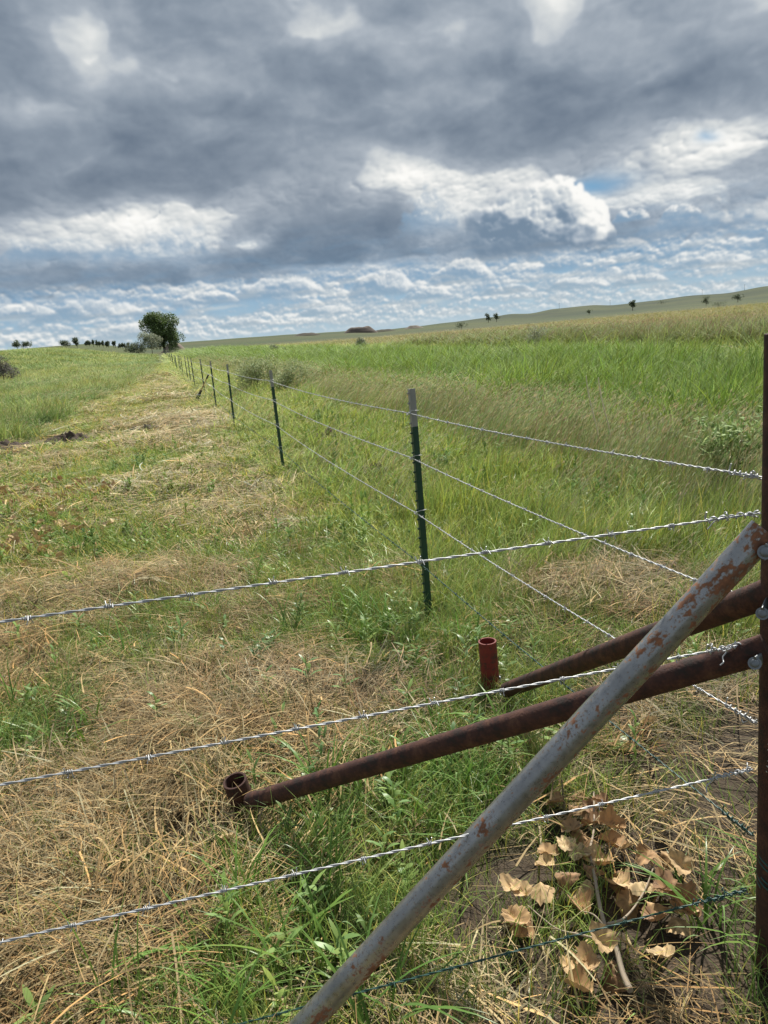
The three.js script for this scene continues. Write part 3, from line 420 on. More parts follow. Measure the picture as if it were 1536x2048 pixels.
const M = {
  rust: new THREE.MeshStandardMaterial({ map: rustTex, bumpMap: rustBump, bumpScale: 0.0012, roughness: 0.82 }),
  red: new THREE.MeshStandardMaterial({ map: redTex, bumpMap: rustBump, bumpScale: 0.0008, roughness: 0.68 }),
  zincPipe: new THREE.MeshStandardMaterial({ map: zincTex, roughnessMap: zincMR, metalnessMap: zincMR, metalness: 1, roughness: 1 }),
  zinc: new THREE.MeshStandardMaterial({ color: C3(0.2, 0.215, 0.225), metalness: 0.8, roughness: 0.45 }),
  wire: new THREE.MeshStandardMaterial({ color: C3(0.46, 0.47, 0.48), metalness: 0.5, roughness: 0.5 }),
  greenWire: new THREE.MeshStandardMaterial({ color: C3(0.022, 0.075, 0.062), metalness: 0.1, roughness: 0.4 }),
  postGreen: new THREE.MeshStandardMaterial({ color: C3(0.012, 0.055, 0.034), roughness: 0.45 }),
  postSilver: new THREE.MeshStandardMaterial({ color: C3(0.3, 0.3, 0.29), roughness: 0.6, metalness: 0.15 }),
  wood: new THREE.MeshStandardMaterial({ color: C3(0.5, 0.34, 0.18), roughness: 0.7 }),
  black: new THREE.MeshStandardMaterial({ color: C3(0.015, 0.015, 0.017), roughness: 0.5 }),
  soil: new THREE.MeshStandardMaterial({ vertexColors: true, roughness: 1 }),
  stem: new THREE.MeshStandardMaterial({ color: C3(0.36, 0.29, 0.21), roughness: 0.85 }),
  dry: new THREE.MeshStandardMaterial({ color: C3(0.66, 0.58, 0.42), roughness: 0.8 }),
  bark: new THREE.MeshStandardMaterial({ color: C3(0.13, 0.1, 0.075), roughness: 0.95 }),
};

// ---------------------------------------------------------------- corner post, braces, stubs
function pipe(a, b, r, wall = 0.006, n = 28, rows = 1) { // hollow pipe between two points, with rims
  const A = line(a, b, rows), o = tube(A, r, n, false), i = tube(A.slice().reverse(), r - wall, n, false), rim = (at, dir) => bake(new THREE.RingGeometry(r - wall, r, n), 0, 0, 0).applyQuaternion(new THREE.Quaternion().setFromUnitVectors(V3(0, 0, 1), dir)).translate(at.x, at.y, at.z), d = V3().subVectors(b, a).normalize();
  return mergeGeometries([o, i, rim(b, d), rim(a, d.clone().negate())]);
}
const UPQ = (d) => new THREE.Quaternion().setFromUnitVectors(V3(0, 1, 0), d.clone().normalize());
function boltGeo(r = 0.012) { const dome = new THREE.SphereGeometry(r, 16, 8, 0, Math.PI * 2, 0, Math.PI / 2), neck = new THREE.CylinderGeometry(r * 0.98, r * 0.98, r * 0.25, 16); dome.scale(1, 0.42, 1); return mergeGeometries([dome, neck]); }
function bandOn(parent, y, toward, lug) { // a galvanised band round the corner post whose lug runs out towards a brace and carries a bolt
  const R = 0.0605, n = 30, pos = [], idx = [], uv = [];
  for (let i = 0; i <= n; i++) { const a = (i / n) * Math.PI * 2; for (const [rr, h] of [[R, -0.011], [R + 0.003, -0.011], [R + 0.003, 0.011], [R, 0.011], [R, -0.011]]) { pos.push(Math.cos(a) * rr, h, Math.sin(a) * rr); uv.push(i / n, h); } if (i) for (let k = 0; k < 4; k++) { const q = i * 5 + k; idx.push(q - 5, q, q - 4, q - 4, q, q + 1); } }
  const ring = geom(pos, idx, uv); ring.translate(CORNER.x, y, CORNER.z);
  const d = toward.clone().setY(0).normalize(), s = V3(CORNER.x + d.x * 0.055, y, CORNER.z + d.z * 0.055), e = lug;
  const strap = tube([s, V3().lerpVectors(s, e, 0.5).add(V3(0, 0.002, 0)), e], 0.016, 12, true, () => [1, 0.28]);
  const tipG = new THREE.CylinderGeometry(0.0135, 0.0135, 0.004, 18); tipG.rotateX(Math.PI / 2); const tow = V3(-e.x, EYE - e.y, -e.z).normalize(); tipG.applyQuaternion(new THREE.Quaternion().setFromUnitVectors(V3(0, 0, 1), tow)); tipG.translate(e.x, e.y, e.z);
  const band = part('brace_band', mergeGeometries([ring, strap, tipG]), M.zinc, parent);
  const b = boltGeo(0.0095); b.applyQuaternion(UPQ(tow)); b.translate(e.x + tow.x * 0.003, e.y + tow.y * 0.003, e.z + tow.z * 0.003);
  part('bolt', b, M.zinc, band); return band;
}
{
  const t = thing('corner_post', null, 'rusty brown steel pipe corner post at the right edge', 'post');
  part('pipe', pipe(V3(CORNER.x + 0.006, -0.35, CORNER.z), V3(CORNER.x - 0.017, 1.56, CORNER.z - 0.016), 0.057, 0.006, 36, 4), M.rust, t);
  bandOn(t, 1.16, V3(-0.1, 0, 0.14), V3(0.686, 1.182, -1.299));
  bandOn(t, 0.885, V3(-0.14, 0, 0.06), V3(0.752, 0.885, -1.452));
  bandOn(t, 0.985, V3(-0.12, 0, -0.04), V3(0.79, 0.975, -1.5));
}
const flatEnd = (f) => [mix(1, 1.12, S(0.955, 1, f)), mix(1, 0.55, S(0.955, 1, f))];
function braceGeo(bottom, top, r) { const P = line(bottom, top, 40); return tube(P, r, 24, true, flatEnd); }
tag(part('galvanised_brace', braceGeo(V3(-0.435, -0.030, -1.380), V3(0.701, 1.213, -1.332), 0.0285), M.zincPipe), 'silver galvanised pipe brace flecked with rust slanting down left', 'brace');
{ const t = thing('rusty_brace', null, 'near dark rusty pipe brace ending at the low brown stub', 'brace');
  part('pipe', braceGeo(V3(-0.548, 0.1, -2.3), V3(0.79, 0.905, -1.475), 0.0305), M.rust, t); }
{ const t = thing('rusty_brace', null, 'far dark rusty pipe brace ending at the red stub', 'brace');
  part('pipe', braceGeo(V3(0.468, 0.07, -3.0), V3(0.85, 1.035, -1.5), 0.033), M.rust, t); }
function stub(name, label, x, z, h, r, mat, lean) {
  const g = land(x, z), t = thing(name, [x, g, z], label, 'pipe stub'); t.rotation.set(lean[0], 0, lean[1]);
  part('pipe', pipe(V3(0, -0.3, 0), V3(0, h, 0), r, 0.007, 30), mat, t);
  const b = boltGeo(0.014); b.rotateZ(-Math.PI / 2); b.translate(r + 0.002, h * 0.25, 0.006); part('bolt', b, M.zinc, t);
}
stub('steel_stub', 'short red painted pipe stub standing in the grass', 0.415, -3.13, 0.25, 0.041, M.red, [0, 0.02]);
stub('steel_stub', 'short rusty brown pipe stub standing in flattened straw', -0.585, -2.37, 0.155, 0.042, M.rust, [0.16, 0.12]);

// ---------------------------------------------------------------- barbed wire
const barbGeo = (() => { // two short wires wound round the strands, four points
  const gs = [], R = 0.0036, w = 0.00095;
  for (const [off, ph] of [[-0.0022, 0], [0.0022, 1.7]]) { const P = []; const n = 14; for (let i = 0; i <= n; i++) { const a = ph + (i / n) * Math.PI * 3.4; P.push(V3(off + (i / n - 0.5) * 0.006, Math.cos(a) * R, Math.sin(a) * R)); } const a0 = P[0], a1 = P[n]; P.unshift(V3(a0.x - 0.001, a0.y + Math.sin(ph) * 0.011, a0.z - Math.cos(ph) * 0.011)); const pe = ph + Math.PI * 3.4; P.push(V3(a1.x + 0.002, a1.y - Math.sin(pe) * 0.011, a1.z + Math.cos(pe) * 0.011)); gs.push(tube(P, w, 5)); }
  return mergeGeometries(gs);
})();
function sagLine(pts, sag) { // points of anchors -> function of distance
  const L = [0]; for (let i = 1; i < pts.length; i++) L.push(L[i - 1] + pts[i].distanceTo(pts[i - 1]));
  const at = (d) => { let i = 1; while (i < pts.length - 1 && d > L[i]) i++; const t = clamp((d - L[i - 1]) / (L[i] - L[i - 1])), p = V3().lerpVectors(pts[i - 1], pts[i], t); p.y -= sag * 4 * t * (1 - t) * Math.min(1, (L[i] - L[i - 1]) / 5); return p; };
  return { at, len: L[L.length - 1] };
}
function barbedWire(label, group, pts, mat, near, seed, sag) {
  const t = thing('barbed_wire', null, label, 'wire', group), c = sagLine(pts, sag), r = rng(seed), pitch = 0.062, ph = r() * 6;
  const dirAt = (d) => V3().subVectors(c.at(d + 0.02), c.at(Math.max(0, d - 0.02))).normalize();
  for (const k of [0, 1]) {
    const P = [], reach = Math.min(near, c.len); let step = pitch / 10;
    for (let d = 0.05; d < reach; d += step) { step = pitch / (d < 4 ? 10 : 6); const p = c.at(d), v = dirAt(d), u = V3(0, 1, 0).addScaledVector(v, -v.y).normalize(), w = V3().crossVectors(v, u), a = ph + (d / pitch) * 2 * Math.PI + k * Math.PI; p.addScaledVector(u, Math.cos(a) * 0.0014).addScaledVector(w, Math.sin(a) * 0.0014); P.push(p); }
    part('strand', tube(P, 0.0014, 6), mat, t);
  }
  if (c.len > near) { const P = []; for (let d = near; d <= c.len; d += Math.min(4, 0.6 + (d - near) * 0.1)) P.push(c.at(d)); const m = part('far_run', tube(P, (f) => 0.003, 4, false), mat, t); m.userData.label = 'distant run of the same wire'; }
  const far = [];
  for (let d = 0.2 + r() * 0.1; d < Math.min(c.len, 34); d += 0.125 + r() * 0.02) {
    const p = c.at(d), q = new THREE.Quaternion().setFromUnitVectors(V3(1, 0, 0), dirAt(d)).multiply(new THREE.Quaternion().setFromAxisAngle(V3(1, 0, 0), r() * 6.28));
    if (d < 11) { const m = part('barb', barbGeo, mat, t); m.position.copy(p); m.quaternion.copy(q); }
    else { const g = new THREE.TetrahedronGeometry(0.009); g.applyQuaternion(q); g.translate(p.x, p.y, p.z); far.push(g); }
  }
  if (far.length) part('far_barbs', mergeGeometries(far), mat, t).userData.kind = 'stuff';
  // tied off round the corner post: two turns, then the tail wound back along the wire
  const d0 = dirAt(0.1), P = [], y = pts[0].y, R = 0.0585, a0 = Math.atan2(d0.z, d0.x);
  for (let i = 0; i <= 60; i++) { const a = a0 + (i / 60) * Math.PI * 4; P.push(V3(CORNER.x + Math.cos(a) * R, y - 0.014 + (i / 60) * 0.03 + 0.004 * Math.sin(a * 2), CORNER.z + Math.sin(a) * R)); }
  part('post_loop', tube(P, 0.0022, 6), mat, t);
  const W = []; const start = 0.055, end = 0.15 + r() * 0.05; for (let i = 0; i <= 90; i++) { const f = i / 90, d = mix(start, end, f), p = c.at(d), v = dirAt(d), u = V3(0, 1, 0).addScaledVector(v, -v.y).normalize(), w = V3().crossVectors(v, u), a = f * 2 * Math.PI * (6 + r() * 0.02), rr = 0.0052 + 0.0012 * Math.sin(f * 23); p.addScaledVector(u, Math.cos(a) * rr).addScaledVector(w, Math.sin(a) * rr); W.push(p); } const last = W[90].clone().addScaledVector(d0, 0.004).add(V3(0.004, 0.016, 0.006)); W.push(last);
  part('tail_wrap', tube(W, 0.0019, 5), mat, t);
  for (let k = 0; k < 3; k++) { const d = 0.07 + r() * 0.09, p = c.at(d), L = [p.clone()]; const ang = r() * 6.28; for (let i = 1; i <= 7; i++) { const f = i / 7, a = ang + f * (2 + r()); L.push(p.clone().addScaledVector(d0, f * 0.03 * (k - 1) + 0.006 * r()).add(V3(0, Math.sin(a) * 0.009 * (0.5 + f) + (k === 2 ? -0.022 * f : 0.006 * f), Math.cos(a) * 0.009 * (0.5 + f)))); } part('loose_end', tube(new THREE.CatmullRomCurve3(L).getPoints(16), 0.0015, 5), mat, t); }
  return t;
}
const postAt = (k) => { const [x, z] = atFence(k * 5.7 + (k ? [0, 0, 0.05, 0.25, 0.6, 0.9][Math.min(k, 5)] : 0), k ? 0.05 * Math.sin(k * 2.1) : 0); return V3(x, mix(0, land(x, z), S(20, 60, -z)), z); };
const NPOST = 44, posts = Array.from({ length: NPOST }, (_, k) => postAt(k));
const sideOff = V3(-FN[0] * 0.02, 0, -FN[1] * 0.02);
{
  const hC = [1.246, 0.94, 0.639, 0.325], hP = [1.2, 0.955, 0.645, 0.352], nm = ['top', 'second', 'third', 'bottom'];
  for (let w = 0; w < 4; w++) {
    const pts = [V3(CORNER.x + FA[0] * 0.05, hC[w], CORNER.z + FA[1] * 0.05), ...posts.map((p, i) => V3(p.x, p.y + hP[w] - (i ? 0.03 : 0), p.z).add(sideOff))];
    barbedWire(w < 3 ? `${nm[w]} silver barbed wire of the long fence with green posts` : 'dark green bottom barbed wire of the long fence with green posts', 'wires of the long fence', pts, w < 3 ? M.wire : M.greenWire, 22, 100 + w, 0.03);
  }
  const hB = [1.196, 0.905, 0.593, 0.273], d = V3(-0.973, 0, 0.23);
  for (let w = 0; w < 4; w++) {
    const hl = [1.225, 0.935, 0.63, 0.295][w], s = V3(CORNER.x + d.x * 0.05, hB[w], CORNER.z + d.z * 0.05), e = w === 3 ? V3(-0.438, 0.105, -1.425) : V3(CORNER.x + d.x * 1.62, hl, CORNER.z + d.z * 1.62), f = V3().subVectors(e, s).multiplyScalar(3.2).add(e).setY(w === 3 ? 0.14 : hl + 0.02);
    barbedWire(w < 3 ? `${nm[w]} silver barbed wire crossing the foreground to the left` : 'dark green bottom barbed wire crossing the foreground under the brace', 'wires crossing the foreground', [s, e, f], w < 3 ? M.wire : M.greenWire, 8, 200 + w, 0.0);
  }
}

// ---------------------------------------------------------------- steel T posts
const ORD = ['first', 'second', 'third', 'fourth', 'fifth', 'sixth', 'seventh', 'eighth', 'ninth', 'tenth', 'eleventh', 'twelfth', 'thirteenth', 'fourteenth', 'fifteenth', 'sixteenth', 'seventeenth', 'eighteenth', 'nineteenth', 'twentieth'];
const ordinal = (k) => k < 20 ? ORD[k] : k === 29 ? 'thirtieth' : k === 39 ? 'fortieth' : ['twenty', 'thirty', 'forty'][Math.floor((k + 1) / 10) - 2] + ' ' + ORD[k % 10];
const teeShape = (() => { const s = new THREE.Shape(); s.moveTo(0, -0.0175); s.lineTo(0.004, -0.0175); s.lineTo(0.0045, -0.004); s.lineTo(0.008, -0.0025); s.lineTo(0.037, -0.002); s.lineTo(0.037, 0.002); s.lineTo(0.008, 0.0025); s.lineTo(0.0045, 0.004); s.lineTo(0.004, 0.0175); s.lineTo(0, 0.0175); s.closePath(); return s; })();
const tee = (y0, y1) => { const g = new THREE.ExtrudeGeometry(teeShape, { depth: y1 - y0, bevelEnabled: false }); g.rotateX(-Math.PI / 2); g.translate(0, y0, 0); return g; };
const HT = 1.325, teeLow = mergeGeometries([tee(-0.45, HT - 0.205)]), teeTop = tee(HT - 0.205, HT);
const studs = (y0, y1) => { const gs = []; for (let y = y0; y < y1; y += 0.054) { const b = new THREE.BoxGeometry(0.011, 0.008, 0.013); b.rotateZ(0.25); b.translate(-0.0045, y, 0); gs.push(b); } return mergeGeometries(gs); };
const studLow = studs(0.06, HT - 0.21), studTop = studs(HT - 0.185, HT - 0.02);
const clipGeo = (() => { const P = []; for (let i = 0; i <= 22; i++) { const a = -0.6 + (i / 22) * Math.PI * 1.75; P.push(V3(0.013 + Math.cos(a + Math.PI) * 0.034, -0.012 + (i / 22) * 0.022, Math.sin(a + Math.PI) * 0.024)); } P.push(V3(-0.03, 0.002, 0.02), V3(-0.022, -0.008, 0.03)); return tube(P, 0.0021, 6); })();
const yawPost = Math.atan2(-FN[1], FN[0]);
for (let k = 0; k < NPOST; k++) {
  const p = posts[k], r = rng(k + 60), far = k > 13;
  const t = thing('fence_post', [p.x, p.y - (k ? 0.03 : 0), p.z], `${ordinal(k)} green steel fence post counted from the corner post`, 'fence post', 'green posts of the long fence');
  t.rotation.set((r() - 0.5) * 0.03 * (k > 0), yawPost + (r() - 0.5) * 0.1, (r() - 0.5) * 0.03 * (k > 0), 'YXZ');
  if (far) { part('post', teeLow, M.postGreen, t); part('painted_top', teeTop, M.postSilver, t); continue; }
  const body = part('post', teeLow, M.postGreen, t), top = part('painted_top', teeTop, M.postSilver, t);
  part('studs', studLow, M.postGreen, body); part('studs', studTop, M.postSilver, top);
  for (const h of [1.2, 0.955, 0.645, 0.352]) { const c = part('wire_clip', clipGeo, M.wire, t); c.position.y = h; c.rotation.z = (r() - 0.5) * 0.3; }
}
{ // a long handled tool left leaning on the fence near the fifth post
  const a = V3(-5.72, land(-5.72, -24.5) + 0.02, -24.5), b = V3(-5.17, 0.84 + land(-5.2, -24.4), -24.35), at = (f) => V3().lerpVectors(a, b, f);
  const t = thing('digging_tool', null, 'wooden handled digging tool with black head leaning on the fence', 'tool');
  part('handle', tube([at(0.4), at(0.7), at(0.88)], 0.019, 10), M.wood, t); part('grip', tube([at(0.84), at(1)], 0.026, 10), M.black, t);
  const head = part('head', tube([at(0.0), at(0.12), at(0.28), at(0.42)], (f) => mix(0.075, 0.035, f), 10, true, () => [1, 0.4]), M.black, t);
  part('clamp', tube([at(0.2).add(V3(-0.05, 0.03, 0.04)), at(0.23).add(V3(0.06, 0.0, 0.05))], 0.03, 8), M.postSilver, head);
}

// ---------------------------------------------------------------- soil heaps left by digging
function clod(x, z, r, h, seed, label) {
  const q = rng(seed), pos = [], col = [], idx = [], N = 44, K = 14;
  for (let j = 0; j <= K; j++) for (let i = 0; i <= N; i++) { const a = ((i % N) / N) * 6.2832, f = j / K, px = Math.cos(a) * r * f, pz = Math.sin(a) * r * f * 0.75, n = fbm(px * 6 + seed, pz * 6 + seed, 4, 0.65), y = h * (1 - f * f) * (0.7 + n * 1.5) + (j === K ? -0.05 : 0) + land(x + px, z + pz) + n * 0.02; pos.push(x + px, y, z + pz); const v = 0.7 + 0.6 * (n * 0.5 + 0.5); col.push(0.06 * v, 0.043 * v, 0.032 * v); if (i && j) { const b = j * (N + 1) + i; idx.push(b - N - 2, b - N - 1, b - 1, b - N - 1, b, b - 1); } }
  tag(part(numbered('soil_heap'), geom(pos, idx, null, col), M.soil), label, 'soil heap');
}
clod(-7.7, -15.1, 0.95, 0.2, 3, 'dark soil heap at the left edge of the field');
clod(-6.4, -15.5, 0.6, 0.2, 5, 'dark turned sod clump right of the left soil heap');
clod(-5.0, -16.4, 0.5, 0.16, 8, 'flat dark sod clump on the trampled strip');
clod(-0.76, -11.9, 0.42, 0.2, 11, 'dark soil heap right of the second fence post');
clod(-0.07, -8.6, 0.34, 0.15, 13, 'dark soil heap between the first two fence posts');
clod(1.36, -4.2, 0.15, 0.05, 17, 'dark soil clump beside the straw heap right of the first post');
clod(1.62, -3.2, 0.32, 0.05, 19, 'dark crumbly soil heap behind the brace near the corner post');

// ---------------------------------------------------------------- dead branch with its leaves
const leafGeos = [1, 2, 3, 4, 5, 6].map((seed) => { // toothed, curled, broad pointed leaf about 7 cm long
  const r = rng(seed * 91), pos = [], idx = [], out = [], n = 34, curl = (r() - 0.25) * 20, cup = (r() - 0.3) * 30, fold = 0.15 + r() * 0.7, tw = (r() - 0.5) * 24;
  for (let i = 0; i < n; i++) { const a = (i / n) * 2 * Math.PI, c = Math.cos(a), q = Math.sin(a), tip = Math.pow(Math.max(0, c), 5); const rad = (0.029 + 0.014 * tip + 0.003 * Math.max(0, -c)) * (i % 2 ? 1.035 : 0.965) * (0.9 + 0.18 * r()); out.push([c * rad + 0.004, q * rad * (c < 0 ? 1.08 : 1)]); }
  const y = (x, z) => curl * x * x + cup * z * z + Math.abs(z) * fold + tw * x * z + 0.006 * noise(x * 60 + seed * 3, z * 60);
  pos.push(0.004, y(0.004, 0), 0); for (const f of [0.3, 0.55, 0.8, 1]) for (const [x, z] of out) pos.push(x * f, y(x * f, z * f), z * f);
  for (let i = 0; i < n; i++) { const j = (i + 1) % n; idx.push(0, 1 + j, 1 + i); for (const o of [1, 1 + n, 1 + 2 * n]) idx.push(o + i, o + j, o + n + i, o + j, o + n + j, o + n + i); }
  const col = []; for (let i = 0; i < pos.length; i += 3) { const x = pos[i], z = pos[i + 2], m = fbm(x * 70 + seed * 5, z * 70, 3), spot = S(0.15, 0.4, fbm(x * 130 + 9, z * 130 + seed, 2)), v = (1.12 + 0.6 * m) * (1 - 0.5 * spot) * (Math.abs(z) < 0.004 ? 1.2 : 1); col.push(v, v * (0.97 + 0.06 * m), v * 0.95); }
  return geom(pos, idx, null, col);
});
const leafMats = [[0.4, 0.26, 0.12], [0.33, 0.2, 0.088], [0.47, 0.33, 0.165], [0.24, 0.135, 0.06], [0.52, 0.39, 0.21]].map((c) => new THREE.MeshPhysicalMaterial({ color: C3(...c), vertexColors: true, roughness: 0.8, transmission: 0.15, thickness: 0, side: THREE.DoubleSide }));
{
  const t = thing('dead_branch', null, 'fallen dead branch with curled brown leaves near the corner post', 'branch'), r = rng(31);
  const twig = (pts, r0, r1, lift, parent, name) => { const P = new THREE.CatmullRomCurve3(pts.map(([x, z], i) => V3(x, land(x, z) + lift + 0.012 * r(), z))).getPoints(24); return part(name, tube(P, (f) => mix(r0, r1, f), 7), M.stem, parent); };
  const main = twig([[0.483, -1.462], [0.481, -1.51], [0.486, -1.583], [0.486, -1.647], [0.492, -1.732], [0.51, -1.835], [0.531, -1.962], [0.57, -2.056], [0.622, -2.232]], 0.0085, 0.0028, 0.055, t, 'stem');
  twig([[0.494, -1.672], [0.542, -1.693], [0.622, -1.768], [0.694, -1.868]], 0.004, 0.0018, 0.055, main, 'twig');
  twig([[0.481, -1.669], [0.463, -1.692], [0.44, -1.727]], 0.003, 0.0015, 0.055, main, 'twig');
  twig([[0.48, -1.589], [0.447, -1.609], [0.413, -1.645], [0.362, -1.682], [0.331, -1.712], [0.3, -1.76]], 0.004, 0.0016, 0.055, main, 'twig');
  const LV = [[0.481, -2.106], [0.494, -2.052], [0.513, -1.992], [0.571, -2.094], [0.619, -2.057], [0.597, -1.988], [0.494, -1.939], [0.543, -1.933], [0.406, -1.958], [0.4, -1.912], [0.431, -1.857], [0.47, -1.834], [0.502, -1.886], [0.255, -1.818], [0.295, -1.801], [0.346, -1.825], [0.264, -1.709], [0.262, -1.657], [0.438, -1.767], [0.7, -1.933], [0.686, -1.895], [0.769, -1.897], [0.757, -1.847], [0.607, -1.848], [0.609, -1.805], [0.598, -1.771], [0.582, -1.814], [0.696, -1.747], [0.635, -1.667], [0.68, -1.677], [0.676, -1.646], [0.641, -1.726], [0.674, -1.815], [0.366, -1.558], [0.396, -1.583], [0.416, -1.544], [0.457, -1.591], [0.464, -1.516], [0.359, -1.492], [0.587, -2.255], [0.557, -2.183], [0.589, -2.17], [0.642, -2.163], [0.472, -1.976], [0.627, -1.963], [0.55, -1.9], [0.53, -2.03], [0.28, -1.74], [0.71, -1.7], [0.5, -2.2]];
  LV.forEach(([x, z], i) => { const m = part('leaf', leafGeos[Math.floor(r() * 6)], leafMats[Math.min(4, Math.floor(r() * 5))], t); const s = 0.82 + r() * 0.42; m.position.set(x + (r() - 0.5) * 0.03, land(x, z) + 0.042 + r() * 0.03, z); m.rotation.set((r() - 0.5) * 0.95, r() * 6.28, (r() - 0.5) * 0.95); m.scale.set(s, s * (r() < 0.3 ? -1 : 1), s); });
}
{ // loose leaves lying about
  const r = rng(66), spots = [[-1.0, -3.31, 'beside flattened straw left of the brown stub'], [0.95, -2.64, 'on bare soil under the far brace'], [-0.61, -2.15, 'on bare soil in front of the brown stub'], [0.2, -2.62, 'under the near rusty brace'], [0.8, -2.08, 'right of the dead branch'], [0.6, -1.54, 'in grass at the foot of the dead branch'], [1.66, -4.2, 'right of the straw heap'], [-0.35, -2.95, 'in straw behind the near rusty brace'], [-0.03, -2.75, 'near the middle of the near rusty brace']];
  for (const [x, z, w] of spots) { const m = part(numbered('fallen_leaf'), leafGeos[Math.floor(r() * 5)], leafMats[4]); m.position.set(x, land(x, z) + 0.06, z); m.rotation.set((r() - 0.5) * 0.8, r() * 6, (r() - 0.5) * 0.8); m.scale.setScalar(0.8 + r() * 0.3); tag(m, 'single pale dead leaf ' + w, 'leaf'); }
  const drift = thing('leaf_litter', null, 'drift of many small dead brown leaves at the left edge', 'leaf litter', null, 'stuff'), gs = []; const r2 = rng(67);
  for (let k = 0; k < 5; k++) { const im = new THREE.InstancedMesh(leafGeos[k], leafMats[[0, 1, 2, 4, 2][k]], 60), Mx = new THREE.Matrix4(); im.name = 'leaves' + (k ? '_00' + k : ''); for (let i = 0; i < 60; i++) { const c = [[-3.3, -6.6], [-3.9, -8.4], [-4.4, -9.4]][Math.floor(r2() * 3)], x = c[0] + (r2() - 0.5) * 1.3, z = c[1] + (r2() - 0.5) * 1.6; Mx.compose(V3(x, land(x, z) + 0.03 + r2() * 0.05, z), new THREE.Quaternion().setFromEuler(new THREE.Euler((r2() - 0.5) * 1.4, r2() * 6, (r2() - 0.5) * 1.4)), V3(1, 1, 1).multiplyScalar(0.9 + r2() * 0.7)); im.setMatrixAt(i, Mx); } drift.add(im); }
}
{ // dry stalks standing in the seeding grass, twig and stick on the ground
  const stalk = (x, z, h, lean, label) => { const P = []; for (let i = 0; i <= 14; i++) { const f = i / 14; P.push(V3(lean[0] * f + 0.03 * Math.sin(f * 5), h * f, lean[1] * f)); } const t = thing('dry_stalk', [x, land(x, z), z], label, 'stalk'); part('stem', tube(P, (f) => mix(0.0085, 0.0055, f), 6), M.dry, t); const r = rng(x * 100 + 7); for (let k = 0; k < 4; k++) { const f = 0.55 + k * 0.12, p = P[Math.floor(f * 14)]; part('twig', tube([p.clone(), p.clone().add(V3((r() - 0.5) * 0.12, 0.1, (r() - 0.5) * 0.06))], 0.0016, 5), M.dry, t); } };
  stalk(2.3, -7.75, 1.02, [-0.1, 0.05], 'left one of two tall bare dry stalks behind the top wire'); stalk(2.42, -7.7, 1.0, [-0.08, -0.05], 'right one of two tall bare dry stalks behind the top wire'); 
  const sx = [[0.282, -1.6], [0.265, -1.583], [0.25, -1.521]]; tag(part('dry_stick', tube(sx.map(([x, z], i) => V3(x, land(x, z) + 0.012 + i * 0.002, z)), 0.003, 6), M.dry), 'short bent dry stick on bare soil left of the dead branch', 'stick');
  const P = []; for (let i = 0; i <= 60; i++) { const f = i / 60; P.push(V3(-1.08 + f * 0.1 + 0.008 * Math.cos(f * 40), 0.035 + land(-1.06, -2.25) + 0.008 * Math.sin(f * 40), -2.27 + f * 0.05)); } tag(part('wire_scrap', tube(P, 0.002, 5), M.greenWire), 'twisted scrap of dark green wire lying on the straw', 'wire scrap');
}

// ---------------------------------------------------------------- trees and shrubs
const leafy = (c) => new THREE.MeshPhysicalMaterial({ vertexColors: true, color: C3(...c), roughness: 0.9, transmission: 0.28, thickness: 0, side: THREE.DoubleSide });
function crownGeo(lobes, n, size, r, round = 0.6) { // leaf faces spread through lumpy lobes
  const pos = [], idx = [], col = [], w = lobes.map((l) => l[3] * l[4] * l[3]), W = w.reduce((a, b) => a + b, 0);
  for (let i = 0; i < n; i++) {
    let q = r() * W, k = 0; while (q > w[k] && k < lobes.length - 1) { q -= w[k]; k++; } const [cx, cy, cz, rx, ry] = lobes[k];
    const u = r() * 2 - 1, a = r() * 6.283, rad = Math.pow(r(), 0.34), s = Math.sqrt(1 - u * u), x = cx + rx * rad * s * Math.cos(a), y = cy + ry * rad * u, z = cz + rx * rad * s * Math.sin(a);
    if (noise(x / size * 0.16 + 5, y / size * 0.16 + z / size * 0.11) < -0.32) continue;
    const A = r() * 6.28, B = (r() - 0.5) * 2.4, l = size * (0.7 + r() * 0.7), wd = l * round, e1 = V3(Math.cos(A) * Math.cos(B), Math.sin(B), Math.sin(A) * Math.cos(B)), e2 = V3(-Math.sin(A), (r() - 0.5), Math.cos(A)).normalize(), b = pos.length / 3;
    pos.push(x, y, z, x + e1.x * l * 0.5 + e2.x * wd * 0.5, y + e1.y * l * 0.5 + e2.y * wd * 0.5, z + e1.z * l * 0.5 + e2.z * wd * 0.5, x + e1.x * l, y + e1.y * l, z + e1.z * l, x + e1.x * l * 0.5 - e2.x * wd * 0.5, y + e1.y * l * 0.5 - e2.y * wd * 0.5, z + e1.z * l * 0.5 - e2.z * wd * 0.5);
    const c = tone(r, 0.75, 1.25, 0.1); col.push(...c, ...c, ...c, ...c); idx.push(b, b + 1, b + 2, b, b + 2, b + 3);
  }
  return geom(pos, idx, null, col);
}
function limbs(h, spread, r0, n, r, base = 0.25) { const gs = [tube([V3(0, -0.4, 0), V3(0.02 * h, h * 0.3, 0), V3(-0.01 * h, h * 0.62, 0.01 * h), V3(0.02 * h, h * 0.9, 0)], (f) => mix(r0, r0 * 0.15, f), 8)]; for (let i = 0; i < n; i++) { const a = i * 2.4 + r(), y = h * mix(base, 0.7, i / n), l = spread * (0.6 + 0.4 * r()); gs.push(tube([V3(0, y, 0), V3(Math.cos(a) * l * 0.5, y + h * 0.1, Math.sin(a) * l * 0.5), V3(Math.cos(a) * l, y + h * 0.22, Math.sin(a) * l)], (f) => mix(r0 * 0.45, r0 * 0.08, f), 6)); } return mergeGeometries(gs); }
